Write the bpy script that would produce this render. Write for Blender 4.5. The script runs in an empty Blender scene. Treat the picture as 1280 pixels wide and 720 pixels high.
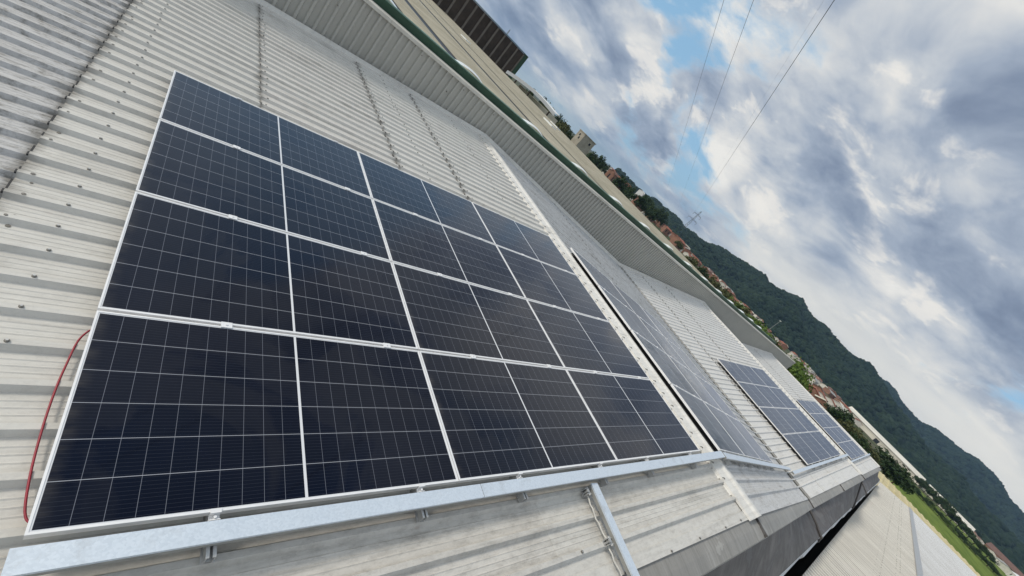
import bpy, math, random
import numpy as np
from mathutils import Matrix, Vector

random.seed(11)
rng = np.random.default_rng(5)
SC = bpy.context.scene
COL = SC.collection
rad = math.radians

# ------------------------------------------------------------------ camera
CAM = Vector((-0.1605, -0.9809, 2.3022))
R0 = Vector((0.65254434, -0.37768349, 0.65691785))      # image right
R1 = Vector((0.27414621, -0.69053489, -0.66933208))     # image down
R2 = Vector((0.70642037, 0.61686040, -0.34706414))      # view direction
cd = bpy.data.cameras.new('camera')
cd.sensor_width = 36.0
cd.lens = 523.394 / 1280 * 36.0
cd.clip_start = 0.05
cd.clip_end = 30000
cam = bpy.data.objects.new('camera', cd)
COL.objects.link(cam)
cam.matrix_world = Matrix(((R0[0], -R1[0], -R2[0], CAM[0]), (R0[1], -R1[1], -R2[1], CAM[1]),
                           (R0[2], -R1[2], -R2[2], CAM[2]), (0, 0, 0, 1)))
SC.camera = cam

# ------------------------------------------------------------------ view
SC.view_settings.view_transform = 'Standard'
SC.view_settings.look = 'None'
SC.view_settings.gamma = 1.0
SC.view_settings.use_curve_mapping = False
SC.view_settings.exposure = 0.0
SC.render.engine = 'CYCLES'
SC.cycles.max_bounces = 6
SC.cycles.volume_bounces = 0
SC.cycles.use_denoising = True

SUN_AZ, SUN_EL = -50.0, 36.0        # degrees; azimuth from +Y towards +X


# ------------------------------------------------------------------ node helper
class NT:
    def __init__(self, tree):
        self.t = tree
        self.n = tree.nodes
        self.l = tree.links

    def new(self, typ, **kw):
        nd = self.n.new(typ)
        for k, v in kw.items():
            setattr(nd, k, v)
        return nd

    def set(self, sock, v):
        if hasattr(v, 'is_output'):
            self.l.new(v, sock)
        elif isinstance(v, (tuple, list)) and len(v) == 3 and sock.type == 'RGBA':
            sock.default_value = (*v, 1)
        else:
            sock.default_value = v

    def m(self, op, a, b=0.0, c=None, clamp=False):
        nd = self.new('ShaderNodeMath', operation=op, use_clamp=clamp)
        self.set(nd.inputs[0], a)
        self.set(nd.inputs[1], b)
        if c is not None:
            self.set(nd.inputs[2], c)
        return nd.outputs[0]

    def vm(self, op, a, b=(0, 0, 0)):
        nd = self.new('ShaderNodeVectorMath', operation=op)
        self.set(nd.inputs[0], a)
        self.set(nd.inputs[1], b)
        return nd.outputs['Value'] if op in ('DOT_PRODUCT', 'LENGTH', 'DISTANCE') else nd.outputs[0]

    def noise(self, vec, scale, detail=5, rough=0.55, dist=0.0, dims='3D'):
        nd = self.new('ShaderNodeTexNoise', noise_dimensions=dims)
        if vec is not None:
            self.l.new(vec, nd.inputs['Vector'])
        nd.inputs['Scale'].default_value = scale
        nd.inputs['Detail'].default_value = detail
        nd.inputs['Roughness'].default_value = rough
        nd.inputs['Distortion'].default_value = dist
        return nd.outputs['Fac']

    def mapr(self, v, a, b, c=0.0, d=1.0, smooth=True):
        nd = self.new('ShaderNodeMapRange', interpolation_type='SMOOTHSTEP' if smooth else 'LINEAR')
        self.set(nd.inputs[0], v)
        for i, x in enumerate((a, b, c, d)):
            self.set(nd.inputs[i + 1], x)
        return nd.outputs[0]

    def mix(self, f, a, b, mode='MIX'):
        nd = self.new('ShaderNodeMix', data_type='RGBA', blend_type=mode)
        self.set(nd.inputs['Factor'], f)
        self.set(nd.inputs['A'], a)
        self.set(nd.inputs['B'], b)
        return nd.outputs['Result']

    def ramp(self, f, stops):
        nd = self.new('ShaderNodeValToRGB')
        el = nd.color_ramp.elements
        while len(el) > 1:
            el.remove(el[-1])
        el[0].position = stops[0][0]
        el[0].color = (*stops[0][1], 1)
        for p, c in stops[1:]:
            e = el.new(p)
            e.color = (*c, 1)
        self.set(nd.inputs[0], f)
        return nd.outputs[0]

    def scaled(self, vec, s):
        nd = self.new('ShaderNodeVectorMath', operation='MULTIPLY')
        self.l.new(vec, nd.inputs[0])
        nd.inputs[1].default_value = s
        return nd.outputs[0]

    def sep(self, vec):
        nd = self.new('ShaderNodeSeparateXYZ')
        self.l.new(vec, nd.inputs[0])
        return nd.outputs

    def comb(self, x, y, z):
        nd = self.new('ShaderNodeCombineXYZ')
        for i, v in enumerate((x, y, z)):
            self.set(nd.inputs[i], v)
        return nd.outputs[0]

    def bump(self, h, strength, dist):
        nd = self.new('ShaderNodeBump')
        self.l.new(h, nd.inputs['Height'])
        nd.inputs['Strength'].default_value = strength
        nd.inputs['Distance'].default_value = dist
        return nd.outputs[0]


def srgb(*c):
    return tuple((x / 255 / 12.92) if x / 255 < 0.04045 else ((x / 255 + 0.055) / 1.055) ** 2.4 for x in c)


def dirv(az, el):
    a, e = rad(az), rad(el)
    return (math.sin(a) * math.cos(e), math.cos(a) * math.cos(e), math.sin(e))


# ------------------------------------------------------------------ world: daylight sky behind broken cloud
def make_world():
    w = bpy.data.worlds.new('World')
    SC.world = w
    w.use_nodes = True
    w.node_tree.nodes.clear()
    g = NT(w.node_tree)
    out = g.new('ShaderNodeOutputWorld')
    bg = g.new('ShaderNodeBackground')
    g.l.new(bg.outputs[0], out.inputs[0])
    sky = g.new('ShaderNodeTexSky')
    sky.sky_type = 'NISHITA'
    sky.sun_disc = False
    sky.sun_elevation = rad(SUN_EL)
    sky.sun_rotation = rad(SUN_AZ)
    STR = 0.10
    bg.inputs['Strength'].default_value = STR
    tc = g.new('ShaderNodeTexCoord')
    d = tc.outputs['Generated']
    x, y, z = g.sep(d)
    zz = g.m('ADD', g.m('MAXIMUM', z, 0.0), 0.30)
    p = g.comb(g.m('DIVIDE', x, zz), g.m('DIVIDE', y, zz), 0.0)
    pw = g.vm('ADD', p, g.scaled(g.vm('SUBTRACT', NoiseCol(g, p, 1.3), (0.5, 0.5, 0.5)), (0.40, 0.40, 0.0)))
    n1 = g.noise(pw, 1.25, 9, 0.58, 0.0)
    n2 = g.noise(g.vm('ADD', pw, (7.3, 2.1, 0)), 3.2, 9, 0.58, 0.0)

    def lobe(az, el, width, amt):
        dp = g.vm('DOT_PRODUCT', d, dirv(az, el))
        return g.m('MULTIPLY', g.mapr(dp, math.cos(rad(width)), 1.0), amt)

    def lobes(tab, start):
        b_ = start
        for a in tab:
            b_ = g.m('ADD', b_, lobe(*a))
        return b_
    dens = g.m('ADD', g.m('MULTIPLY', n1, 0.68), g.m('MULTIPLY', n2, 0.32))
    dens = g.m('ADD', dens, lobes(LOBES, 0.030))
    # thin cloud glows, deep cloud is grey; a second layer of billows brightens and darkens it
    n4 = g.noise(g.vm('ADD', pw, (1.7, 5.5, 0)), 2.1, 10, 0.55, 0.0)
    lum = g.m('ADD', g.m('ADD', g.m('MULTIPLY', g.m('SUBTRACT', 0.62, dens), 1.5), g.m('MULTIPLY', g.m('SUBTRACT', n4, 0.5), 1.9)), lobes(GLOW, 0.47))
    cl = g.ramp(lum, [(-0.0, srgb(106, 120, 144)), (0.24, srgb(134, 148, 170)), (0.45, srgb(164, 176, 193)), (0.62, srgb(198, 204, 211)), (0.80, srgb(226, 226, 224)), (0.95, srgb(244, 242, 236))])
    # crisp cream tops where a billow catches the sun
    n5 = g.noise(g.vm('ADD', pw, (4.4, 0.7, 0)), 3.3, 11, 0.58, 0.0)
    puff = g.m('MULTIPLY', g.mapr(n5, 0.535, 0.61), g.mapr(lum, 0.34, 0.62))
    cl = g.mix(g.m('MULTIPLY', puff, 0.62), cl, srgb(250, 245, 236))
    cover = g.mapr(dens, 0.425, 0.525)
    blue = g.mix(0.62, g.scaled(sky.outputs[0], (STR, STR, STR)), srgb(156, 206, 242))
    col = g.mix(cover, blue, cl)
    # low bank of pale cloud over the hills (right) and clear teal air near the horizon (left)
    low = g.mapr(z, 0.165, 0.075)
    right = g.mapr(x, 0.84, 0.96)
    bank = g.m('MULTIPLY', g.m('MULTIPLY', low, right), 0.90)
    streak = g.noise(g.comb(g.m('DIVIDE', x, zz), g.m('DIVIDE', y, zz), g.m('MULTIPLY', z, 60.0)), 0.55, 5, 0.55)
    bank = g.m('MULTIPLY', bank, g.mapr(streak, 0.30, 0.50, 0.62, 1.0))
    col = g.mix(bank, col, srgb(240, 238, 230))
    lowl = g.m('MULTIPLY', g.mapr(z, 0.05, 0.0), g.mapr(x, 0.95, 0.80))
    col = g.mix(g.m('MULTIPLY', lowl, 0.8), col, srgb(176, 196, 204))
    # the cloud deck behind the camera is the lighter one
    back = g.mapr(g.vm('DOT_PRODUCT', d, dirv(SUN_AZ, SUN_EL)), 0.60, 1.0)
    col = g.mix(g.m('MULTIPLY', back, 0.8), col, (1.10, 1.07, 1.00))
    col = g.mix(g.mapr(z, -0.02, -0.12), col, srgb(96, 100, 92))
    col = g.scaled(col, (1 / STR, 1 / STR, 1 / STR))
    g.l.new(col, bg.inputs['Color'])


def NoiseCol(g, p, scale):
    nd = g.new('ShaderNodeTexNoise')
    g.l.new(p, nd.inputs['Vector'])
    nd.inputs['Scale'].default_value = scale
    nd.inputs['Detail'].default_value = 4
    return nd.outputs['Color']


# (azimuth, elevation, angular width, density bias): blue gaps < 0, deep cloud > 0
LOBES = [(45.5, 13.0, 4.5, -0.075), (53.5, 7.6, 4.5, -0.11), (40, 15, 6, -0.03), (50.5, 10.5, 4, -0.085), (75, 22, 3, -0.07), (62, 22, 3, -0.06), (8, 22, 24, -0.20), (-16, 26, 30, -0.24), (70, 17, 16, 0.10), (80, 14, 12, 0.10),
         (36, 4.5, 12, 0.05), (60, 24, 14, 0.05)]
# where the deck lets more or less light through
GLOW = [(56, 9.3, 4.5, 0.34), (66, 9.5, 7, 0.20), (64, 24, 4, 0.12), (69, 17, 8, -0.13), (79, 15.5, 8, -0.12), (80, 7.5, 8, 0.16), (48, 3, 8, -0.14), (58, 34, 13, 0.26), (40, 4.5, 4, 0.12), (73, 26, 9, -0.15)]
make_world()

sd = bpy.data.lights.new('sun', 'SUN')
sd.energy = 2.0
sd.angle = rad(10)
sd.color = (1.0, 0.925, 0.82)
sun = bpy.data.objects.new('sun', sd)
COL.objects.link(sun)
sun.rotation_euler = Vector(dirv(SUN_AZ, SUN_EL)).to_track_quat('Z', 'Y').to_euler()


# ------------------------------------------------------------------ object helpers
class MB:
    """collects shapes and links them as ONE mesh object"""

    def __init__(self):
        self.v, self.f, self.mi = [], [], []
        self.cur = 0

    def add(self, vs, fs):
        b = len(self.v)
        self.v += [tuple(p) for p in vs]
        self.f += [tuple(i + b for i in f) for f in fs]
        self.mi += [self.cur] * len(fs)

    def box(self, x0, x1, y0, y1, z0, z1, M=None):
        vs = [(x, y, z) for x in (x0, x1) for y in (y0, y1) for z in (z0, z1)]
        if M is not None:
            vs = [M @ Vector(p) for p in vs]
        self.add(vs, [(0, 1, 3, 2), (4, 6, 7, 5), (0, 4, 5, 1), (2, 3, 7, 6), (0, 2, 6, 4), (1, 5, 7, 3)])

    def prism(self, ring0, ring1, caps=True):
        n = len(ring0)
        fs = [(i, (i + 1) % n, n + (i + 1) % n, n + i) for i in range(n)]
        if caps:
            fs += [tuple(range(n - 1, -1, -1)), tuple(range(n, 2 * n))]
        self.add(list(ring0) + list(ring1), fs)

    def strip(self, rows):
        """rows: list of equally long point lists -> a sheet"""
        n = len(rows[0])
        vs = [p for r in rows for p in r]
        fs = [(r * n + i, r * n + i + 1, (r + 1) * n + i + 1, (r + 1) * n + i) for r in range(len(rows) - 1) for i in range(n - 1)]
        self.add(vs, fs)

    def tube(self, pts, r, n=8, caps=True, r1=None):
        pts = [Vector(p) for p in pts]
        rings = []
        for i, p in enumerate(pts):
            t = (pts[min(i + 1, len(pts) - 1)] - pts[max(i - 1, 0)]).normalized()
            up = Vector((0, 0, 1)) if abs(t.z) < 0.95 else Vector((1, 0, 0))
            a = t.cross(up).normalized()
            b = a.cross(t)
            rr = r if r1 is None else r + (r1 - r) * i / max(1, len(pts) - 1)
            rings.append([p + a * math.cos(k * 2 * math.pi / n) * rr + b * math.sin(k * 2 * math.pi / n) * rr for k in range(n)])
        vs = [q for R in rings for q in R]
        fs = [(i * n + k, i * n + (k + 1) % n, (i + 1) * n + (k + 1) % n, (i + 1) * n + k) for i in range(len(pts) - 1) for k in range(n)]
        if caps:
            fs += [tuple(range(n - 1, -1, -1)), tuple((len(pts) - 1) * n + k for k in range(n))]
        self.add(vs, fs)

    def mesh(self, name, mats, smooth=False):
        me = bpy.data.meshes.new(name)
        me.from_pydata(self.v, [], self.f)
        for m in (mats if isinstance(mats, (list, tuple)) else [mats]):
            me.materials.append(m)
        if any(self.mi):
            me.polygons.foreach_set('material_index', self.mi)
        if smooth:
            me.polygons.foreach_set('use_smooth', [True] * len(me.polygons))
        me.update()
        return me

    def build(self, name, mats, parent=None, frame=None, smooth=False):
        return link(name, self.mesh(name, mats, smooth), parent, frame)


def link(name, me, parent=None, frame=None):
    o = bpy.data.objects.new(name, me)
    COL.objects.link(o)
    if parent is not None:
        o.parent = parent
        if frame is not None:
            o.matrix_basis = WORLD[parent.name].inverted() @ frame
            WORLD[o.name] = frame
        else:
            WORLD[o.name] = WORLD[parent.name]
    else:
        if frame is not None:
            o.matrix_basis = frame
        WORLD[o.name] = frame if frame is not None else Matrix.Identity(4)
    return o


WORLD = {}
ID4 = Matrix.Identity(4)


def tag(o, label=None, cat=None, group=None, kind=None):
    if label:
        o['label'] = label
    if cat:
        o['category'] = cat
    if group:
        o['group'] = group
    if kind:
        o['kind'] = kind
    return o


def thing(name, label, cat, frame=ID4, group=None):
    o = bpy.data.objects.new(name, None)
    COL.objects.link(o)
    o.empty_display_size = 0.2
    o.matrix_basis = frame
    WORLD[o.name] = frame
    return tag(o, label, cat, group)


def dup(root, frame, label, group=None):
    r = root.copy()
    COL.objects.link(r)
    r.matrix_basis = frame
    WORLD[r.name] = frame
    r['label'] = label
    if group:
        r['group'] = group
    for ch in list(root.children):
        c = ch.copy()
        COL.objects.link(c)
        c.parent = r
        for gch in list(ch.children):
            d = gch.copy()
            COL.objects.link(d)
            d.parent = c
    return r


def T(x, y, z):
    return Matrix.Translation((x, y, z))


# ------------------------------------------------------------------ materials
def mat(name):
    m = bpy.data.materials.new(name)
    m.use_nodes = True
    g = NT(m.node_tree)
    b = m.node_tree.nodes['Principled BSDF']
    return m, g, b


def coords(g, kind='Object'):
    return g.new('ShaderNodeTexCoord').outputs[kind]


def plain(name, col, rough=0.6, metal=0.0, var=0.15, scale=3.0, spec=0.5, bump=0.0):
    m, g, b = mat(name)
    c = coords(g)
    n = g.noise(c, scale, 6, 0.6)
    f = g.mapr(n, 0.3, 0.7)
    lo = tuple(x * (1 - var) for x in col)
    hi = tuple(min(0.95, x * (1 + var)) for x in col)
    g.set(b.inputs['Base Color'], g.mix(f, lo, hi))
    b.inputs['Roughness'].default_value = rough
    b.inputs['Metallic'].default_value = metal
    b.inputs['Specular IOR Level'].default_value = spec
    if bump:
        g.l.new(g.bump(n, bump, 0.02), b.inputs['Normal'])
    return m


def sheet_mat(name, base, dirt, dirtcol=(0.21, 0.195, 0.17), mottled=0.3, lap=None, streak=1.0, verge_grime=0.0):
    """weathered painted roof sheet: local x runs up the slope, y across the ribs"""
    m, g, b = mat(name)
    c = coords(g)
    x, y, z = g.sep(c)
    fine = g.noise(c, 60, 4, 0.65)
    st = g.noise(g.scaled(c, (0.8, 22, 1)), 1.0, 5, 0.6)
    blot = g.noise(g.scaled(c, (1.0, 1.6, 1)), 1.6, 6, 0.6)
    mott = g.noise(g.scaled(c, (9, 20, 1)), 1.0, 5, 0.75)
    d = g.m('MULTIPLY', g.mapr(st, 0.46, 0.75), 0.42 * streak)
    d = g.m('ADD', d, g.m('MULTIPLY', g.mapr(blot, 0.48, 0.75), 0.35))
    d = g.m('ADD', d, g.m('MULTIPLY', g.mapr(mott, 0.45, 0.75), mottled))
    d = g.m('ADD', d, g.m('MULTIPLY', g.mapr(fine, 0.5, 0.8), 0.22))
    d = g.m('MULTIPLY', d, dirt)
    if verge_grime:
        d = g.m('ADD', d, g.m('MULTIPLY', g.m('MULTIPLY', g.mapr(y, 0.25, -0.25), verge_grime), g.mapr(mott, 0.30, 0.65, 0.45, 1.0)))
    for lx in (lap or []):
        # grime caught at a sheet end, ragged along the lap
        w = g.mapr(g.noise(g.scaled(c, (3, 9, 1)), 1.0, 4, 0.7), 0.35, 0.75, 0.03, 0.16)
        dd = g.m('SUBTRACT', 1.0, g.m('DIVIDE', g.m('ABSOLUTE', g.m('SUBTRACT', x, lx)), w), clamp=True)
        d = g.m('ADD', d, g.m('MULTIPLY', g.m('MULTIPLY', g.m('POWER', dd, 1.4), 0.75), g.mapr(g.m('ABSOLUTE', y), 1.0, 2.4)))
    d = g.m('MINIMUM', d, 0.92)
    col = g.mix(d, base, dirtcol)
    rust = g.mapr(g.noise(g.scaled(c, (2.5, 5, 1)), 1.3, 7, 0.72), 0.60, 0.78)
    col = g.mix(g.m('MULTIPLY', rust, 0.55 * dirt), col, (0.24, 0.13, 0.06))
    g.l.new(col, b.inputs['Base Color'])
    g.l.new(g.mapr(blot, 0.3, 0.7, 0.42, 0.62), b.inputs['Roughness'])
    b.inputs['Specular IOR Level'].default_value = 0.35
    g.l.new(g.bump(g.m('ADD', fine, g.m('MULTIPLY', blot, 9.0)), 0.16, 0.012), b.inputs['Normal'])
    return m


PL, PW = 1.985, 1.136       # panel outer size
PU, PV = 1.993, 1.154       # pitch up the slope / along the ridge


def pv_mat():
    m, g, b = mat('photovoltaic_glass')
    c = coords(g)
    x, y, z = g.sep(c)
    oi = g.new('ShaderNodeObjectInfo')
    mx, gap = 0.015, 0.012
    gw = (PL - 2 * mx - gap) / 2
    px = gw / 10
    py = (PW - 2 * mx) / 6

    def line(t, pitch, w):      # 1 on grid lines of width w
        f = g.m('FRACT', g.m('ADD', g.m('DIVIDE', t, pitch), 0.5))
        a = g.m('MULTIPLY', g.m('ABSOLUTE', g.m('SUBTRACT', f, 0.5)), pitch)
        return g.mapr(a, w * 0.5 - 0.0003, w * 0.5 + 0.0003, 1.0, 0.0, smooth=False)
    xa = g.m('SUBTRACT', g.m('ABSOLUTE', g.m('SUBTRACT', x, PL / 2)), gap / 2)
    ya = g.m('SUBTRACT', y, mx)
    lx = line(xa, px, 0.0019)
    ly = line(ya, py, 0.0030)
    outx = g.m('MAXIMUM', g.m('LESS_THAN', xa, 0.0015), g.m('GREATER_THAN', xa, gw))
    outy = g.m('MAXIMUM', g.m('LESS_THAN', ya, 0.0), g.m('GREATER_THAN', ya, py * 6))
    border = g.m('MAXIMUM', outx, outy)
    bus = line(g.m('ADD', ya, py / 20), py / 10, 0.0013)
    busx = g.m('MULTIPLY', bus, 0.20)
    n = g.noise(g.vm('ADD', c, oi.outputs['Location']), 1.1, 5, 0.6)
    cell = g.mix(g.mapr(n, 0.35, 0.7), (0.0012, 0.0013, 0.0030), (0.0022, 0.0026, 0.0062))
    col = g.mix(busx, cell, (0.13, 0.14, 0.16))
    col = g.mix(g.m('MULTIPLY', lx, 0.48), col, (0.34, 0.36, 0.41))
    col = g.mix(g.m('MULTIPLY', ly, 0.72), col, (0.48, 0.50, 0.54))
    col = g.mix(border, col, (0.72, 0.73, 0.74))
    # a thin dust film, washed off in patches where water stood
    pc = g.vm('ADD', c, oi.outputs['Location'])
    wash = g.mapr(g.noise(pc, 0.9, 5, 0.55, 0.6), 0.44, 0.475)
    grain = g.mapr(g.noise(pc, 4.0, 6, 0.7), 0.3, 0.75, 0.55, 1.0)
    film = g.m('MULTIPLY', wash, grain)
    col = g.mix(g.m('MULTIPLY', film, 0.018), col, (0.42, 0.39, 0.34))
    # grime held back by the lower frame edge
    edge = g.m('MULTIPLY', g.mapr(x, 0.075, 0.008), g.mapr(g.noise(g.scaled(pc, (2, 9, 1)), 1.0, 5, 0.7), 0.35, 0.7))
    col = g.mix(g.m('MULTIPLY', edge, 0.14), col, (0.30, 0.27, 0.22))
    g.l.new(col, b.inputs['Base Color'])
    g.l.new(g.mapr(film, 0.0, 1.0, 0.05, 0.15), b.inputs['Roughness'])
    b.inputs['IOR'].default_value = 1.5
    b.inputs['Specular IOR Level'].default_value = 0.5
    b.inputs['Specular Tint'].default_value = (0.17, 0.27, 0.54, 1)
    # added sheen that pales the glass only at a glancing angle
    b.inputs['Sheen Weight'].default_value = 0.42
    b.inputs['Sheen Roughness'].default_value = 0.35
    b.inputs['Sheen Tint'].default_value = (0.80, 0.86, 1.0, 1)
    return m


M = {}
M['pv'] = pv_mat()
M['alu'] = plain('anodised_aluminium', (0.84, 0.84, 0.84), 0.42, 0.15, 0.06, 8)
M['alu_dull'] = plain('mill_aluminium', (0.52, 0.52, 0.51), 0.45, 0.6, 0.12, 20)


def galv_mat():
    m, g, b = mat('galvanised_steel')
    c = coords(g)
    v = g.new('ShaderNodeTexVoronoi')
    g.l.new(c, v.inputs['Vector'])
    v.inputs['Scale'].default_value = 110
    n = g.noise(c, 7, 6, 0.65)
    sp = g.sep(v.outputs['Color'])[0]
    col = g.mix(g.mapr(sp, 0, 1), (0.62, 0.69, 0.76), (0.69, 0.76, 0.83))
    col = g.mix(g.m('MULTIPLY', g.mapr(n, 0.55, 0.78), 0.55), col, (0.34, 0.36, 0.38))
    spot = g.mapr(g.noise(c, 16, 3, 0.5), 0.70, 0.74)
    col = g.mix(g.m('MULTIPLY', spot, 0.6), col, (0.28, 0.26, 0.24))
    g.l.new(col, b.inputs['Base Color'])
    b.inputs['Metallic'].default_value = 0.35
    g.l.new(g.mapr(n, 0.3, 0.7, 0.36, 0.55), b.inputs['Roughness'])
    return m


M['galv'] = galv_mat()
WHITE = (0.63, 0.615, 0.57)
M['cap'] = sheet_mat('ridge_cap_paint', (0.74, 0.725, 0.68), 0.55, mottled=0.35)


def zinc_mat(name, base, dark, pale):
    """weathered zinc: run-off streaks across the strip, patina patches with hard edges, grain"""
    m, g, b = mat(name)
    c = coords(g)
    st = g.noise(g.scaled(c, (16, 1.2, 1.2)), 1.0, 6, 0.65)
    pat = g.noise(c, 1.3, 7, 0.62, 0.4)
    gr = g.noise(c, 38, 4, 0.7)
    big = g.noise(g.scaled(c, (0.35, 1, 1)), 1.0, 4, 0.6)
    col = g.mix(g.mapr(big, 0.35, 0.65), base, tuple(x * 0.80 for x in base))
    col = g.mix(g.m('MULTIPLY', g.mapr(st, 0.44, 0.70), 0.55), col, dark)
    col = g.mix(g.m('MULTIPLY', g.mapr(st, 0.42, 0.30), 0.35), col, pale)
    col = g.mix(g.m('MULTIPLY', g.mapr(pat, 0.585, 0.600), 0.40), col, pale)
    col = g.mix(g.m('MULTIPLY', g.mapr(gr, 0.5, 0.75), 0.35), col, dark)
    g.l.new(col, b.inputs['Base Color'])
    g.l.new(g.mapr(pat, 0.3, 0.7, 0.45, 0.70), b.inputs['Roughness'])
    g.l.new(g.bump(g.m('ADD', gr, g.m('MULTIPLY', big, 6.0)), 0.18, 0.012), b.inputs['Normal'])
    return m


M['flash'] = zinc_mat('flashing_zinc', (0.34, 0.33, 0.305), (0.17, 0.165, 0.15), (0.48, 0.475, 0.45))
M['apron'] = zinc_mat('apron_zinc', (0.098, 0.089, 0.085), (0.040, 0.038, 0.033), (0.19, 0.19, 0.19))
M['screw'] = plain('weathered_screw', (0.20, 0.19, 0.17), 0.5, 0.5, 0.2, 40)
M['clad'] = plain('cladding_paint', (0.44, 0.43, 0.39), 0.55, 0, 0.05, 0.6)
M['coping'] = plain('coping_paint', (0.58, 0.56, 0.50), 0.5, 0, 0.12, 2.0)
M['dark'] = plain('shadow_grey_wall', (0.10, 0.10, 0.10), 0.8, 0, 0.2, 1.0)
M['red'] = plain('red_cable_sheath', (0.30, 0.016, 0.034), 0.45, 0, 0.1, 10)
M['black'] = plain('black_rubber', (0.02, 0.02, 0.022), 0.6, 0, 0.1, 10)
M['green'] = plain('dark_green_paint', (0.022, 0.066, 0.034), 0.5, 0, 0.2, 1.5)
M['lightgreen'] = plain('pale_green_paint', (0.30, 0.42, 0.34), 0.5, 0, 0.1, 2)
M['skylight'] = plain('opal_sheet', (0.80, 0.83, 0.81), 0.3, 0, 0.06, 1.5)
M['brown'] = plain('dark_brown_cladding', (0.050, 0.036, 0.027), 0.8, 0, 0.3, 0.6)
M['brownrib'] = plain('brown_rib', (0.17, 0.145, 0.12), 0.7, 0, 0.15, 1.0)
M['white'] = plain('white_paint', (0.78, 0.78, 0.76), 0.5, 0, 0.06, 0.5)
M['cream'] = plain('cream_render', (0.60, 0.55, 0.44), 0.8, 0, 0.12, 0.4)
M['concrete'] = plain('bare_concrete', (0.36, 0.33, 0.27), 0.85, 0, 0.18, 0.8)
M['steel'] = plain('lattice_steel', (0.22, 0.23, 0.24), 0.5, 0.5, 0.1, 1)
M['wire'] = plain('cable_aluminium', (0.10, 0.10, 0.11), 0.5, 0.3, 0.1, 1)
M['tile'] = plain('red_roof_tile', (0.30, 0.10, 0.055), 0.8, 0, 0.35, 0.5)
M['tile2'] = plain('brown_roof_tile', (0.17, 0.085, 0.06), 0.8, 0, 0.35, 0.5)
M['greyroof'] = plain('grey_roof_sheet', (0.36, 0.35, 0.33), 0.7, 0, 0.25, 0.3)
M['wallw'] = plain('white_house_wall', (0.62, 0.59, 0.53), 0.8, 0, 0.12, 0.3)
M['wallb'] = plain('brick_house_wall', (0.26, 0.135, 0.09), 0.85, 0, 0.2, 0.5)
M['window'] = plain('dark_window', (0.025, 0.028, 0.032), 0.2, 0, 0.1, 1)
M['bark'] = plain('tree_bark', (0.10, 0.075, 0.05), 0.9, 0, 0.3, 4)


def leaf_mat(name, lo, hi):
    m, g, b = mat(name)
    c = coords(g, 'Object')
    f = g.mapr(g.noise(c, 0.55, 4, 0.7), 0.35, 0.68)
    g.l.new(g.mix(f, lo, hi), b.inputs['Base Color'])
    b.inputs['Roughness'].default_value = 0.7
    b.inputs['Specular IOR Level'].default_value = 0.25
    return m


M['leafb'] = leaf_mat('bright_leaf', (0.055, 0.100, 0.014), (0.125, 0.190, 0.030))
M['leafd'] = leaf_mat('dark_leaf', (0.018, 0.038, 0.012), (0.045, 0.078, 0.020))
M['leafo'] = leaf_mat('olive_leaf', (0.050, 0.060, 0.018), (0.100, 0.105, 0.032))

# ------------------------------------------------------------------ roof geometry: low gables, 19 m apart
BE = 0.096866
cb, sb = math.cos(BE), math.sin(BE)
HP = -0.150                 # pan of the sheets below the panel glass
UR = 6.60                   # ridge, measured up slope 1
XR = UR * cb + 0.15 * sb
ZR = UR * sb - 0.15 * cb
HALF = 9.5
UV = UR - HALF / cb         # valley
WALLY = 9.70


def verge(X):
    return -0.80 - 0.0105 * max(X, 0.0) - 0.02 * (1 if X < 0 else 0)


def slope_frame(k):
    """slope k: even rises towards +X, odd falls; local x up the slope, z off the sheet"""
    if k % 2 == 1:
        return Matrix(((cb, 0, -sb, 19.0 * ((k - 1) // 2)), (0, 1, 0, 0), (sb, 0, cb, 0), (0, 0, 0, 1)))
    j = (k - 2) // 2
    return Matrix(((-cb, 0, sb, 2 * XR + 19.0 * j), (0, -1, 0, 0), (sb, 0, cb, 0), (0, 0, 0, 1)))


# slopes: 0 (left of the first valley, falls to +X), 1 rise, 2 fall, 3 rise, 4 fall, 5 rise, 6 fall
FR = {k: slope_frame(k) for k in range(0, 7)}


def ywise(k):
    return 1.0 if k % 2 == 1 else -1.0


RIB = 0.225
bld = thing('factory_building', 'long industrial building with low white ribbed metal gable roofs carrying the solar panels', 'building', T(24, 4.4, -9))


def rib_profile(y0, y1, hp, rh=0.036):
    pts = []
    k0 = math.ceil((y0 + 0.375 + 0.05) / RIB)
    k1 = math.floor((y1 + 0.375 - 0.05) / RIB)
    for k in range(k0, k1 + 1):
        c = -0.375 + RIB * k
        pts += [(c - 0.034, hp), (c - 0.016, hp + rh), (c + 0.016, hp + rh), (c + 0.034, hp)]
        for q in (0.075, 0.1125, 0.150):
            if c + q + 0.01 < y1 - 0.03:
                pts += [(c + q - 0.007, hp), (c + q, hp + 0.0035), (c + q + 0.007, hp)]
    return [p for p in pts if y0 + 0.005 < p[0] < y1 - 0.005]


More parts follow.
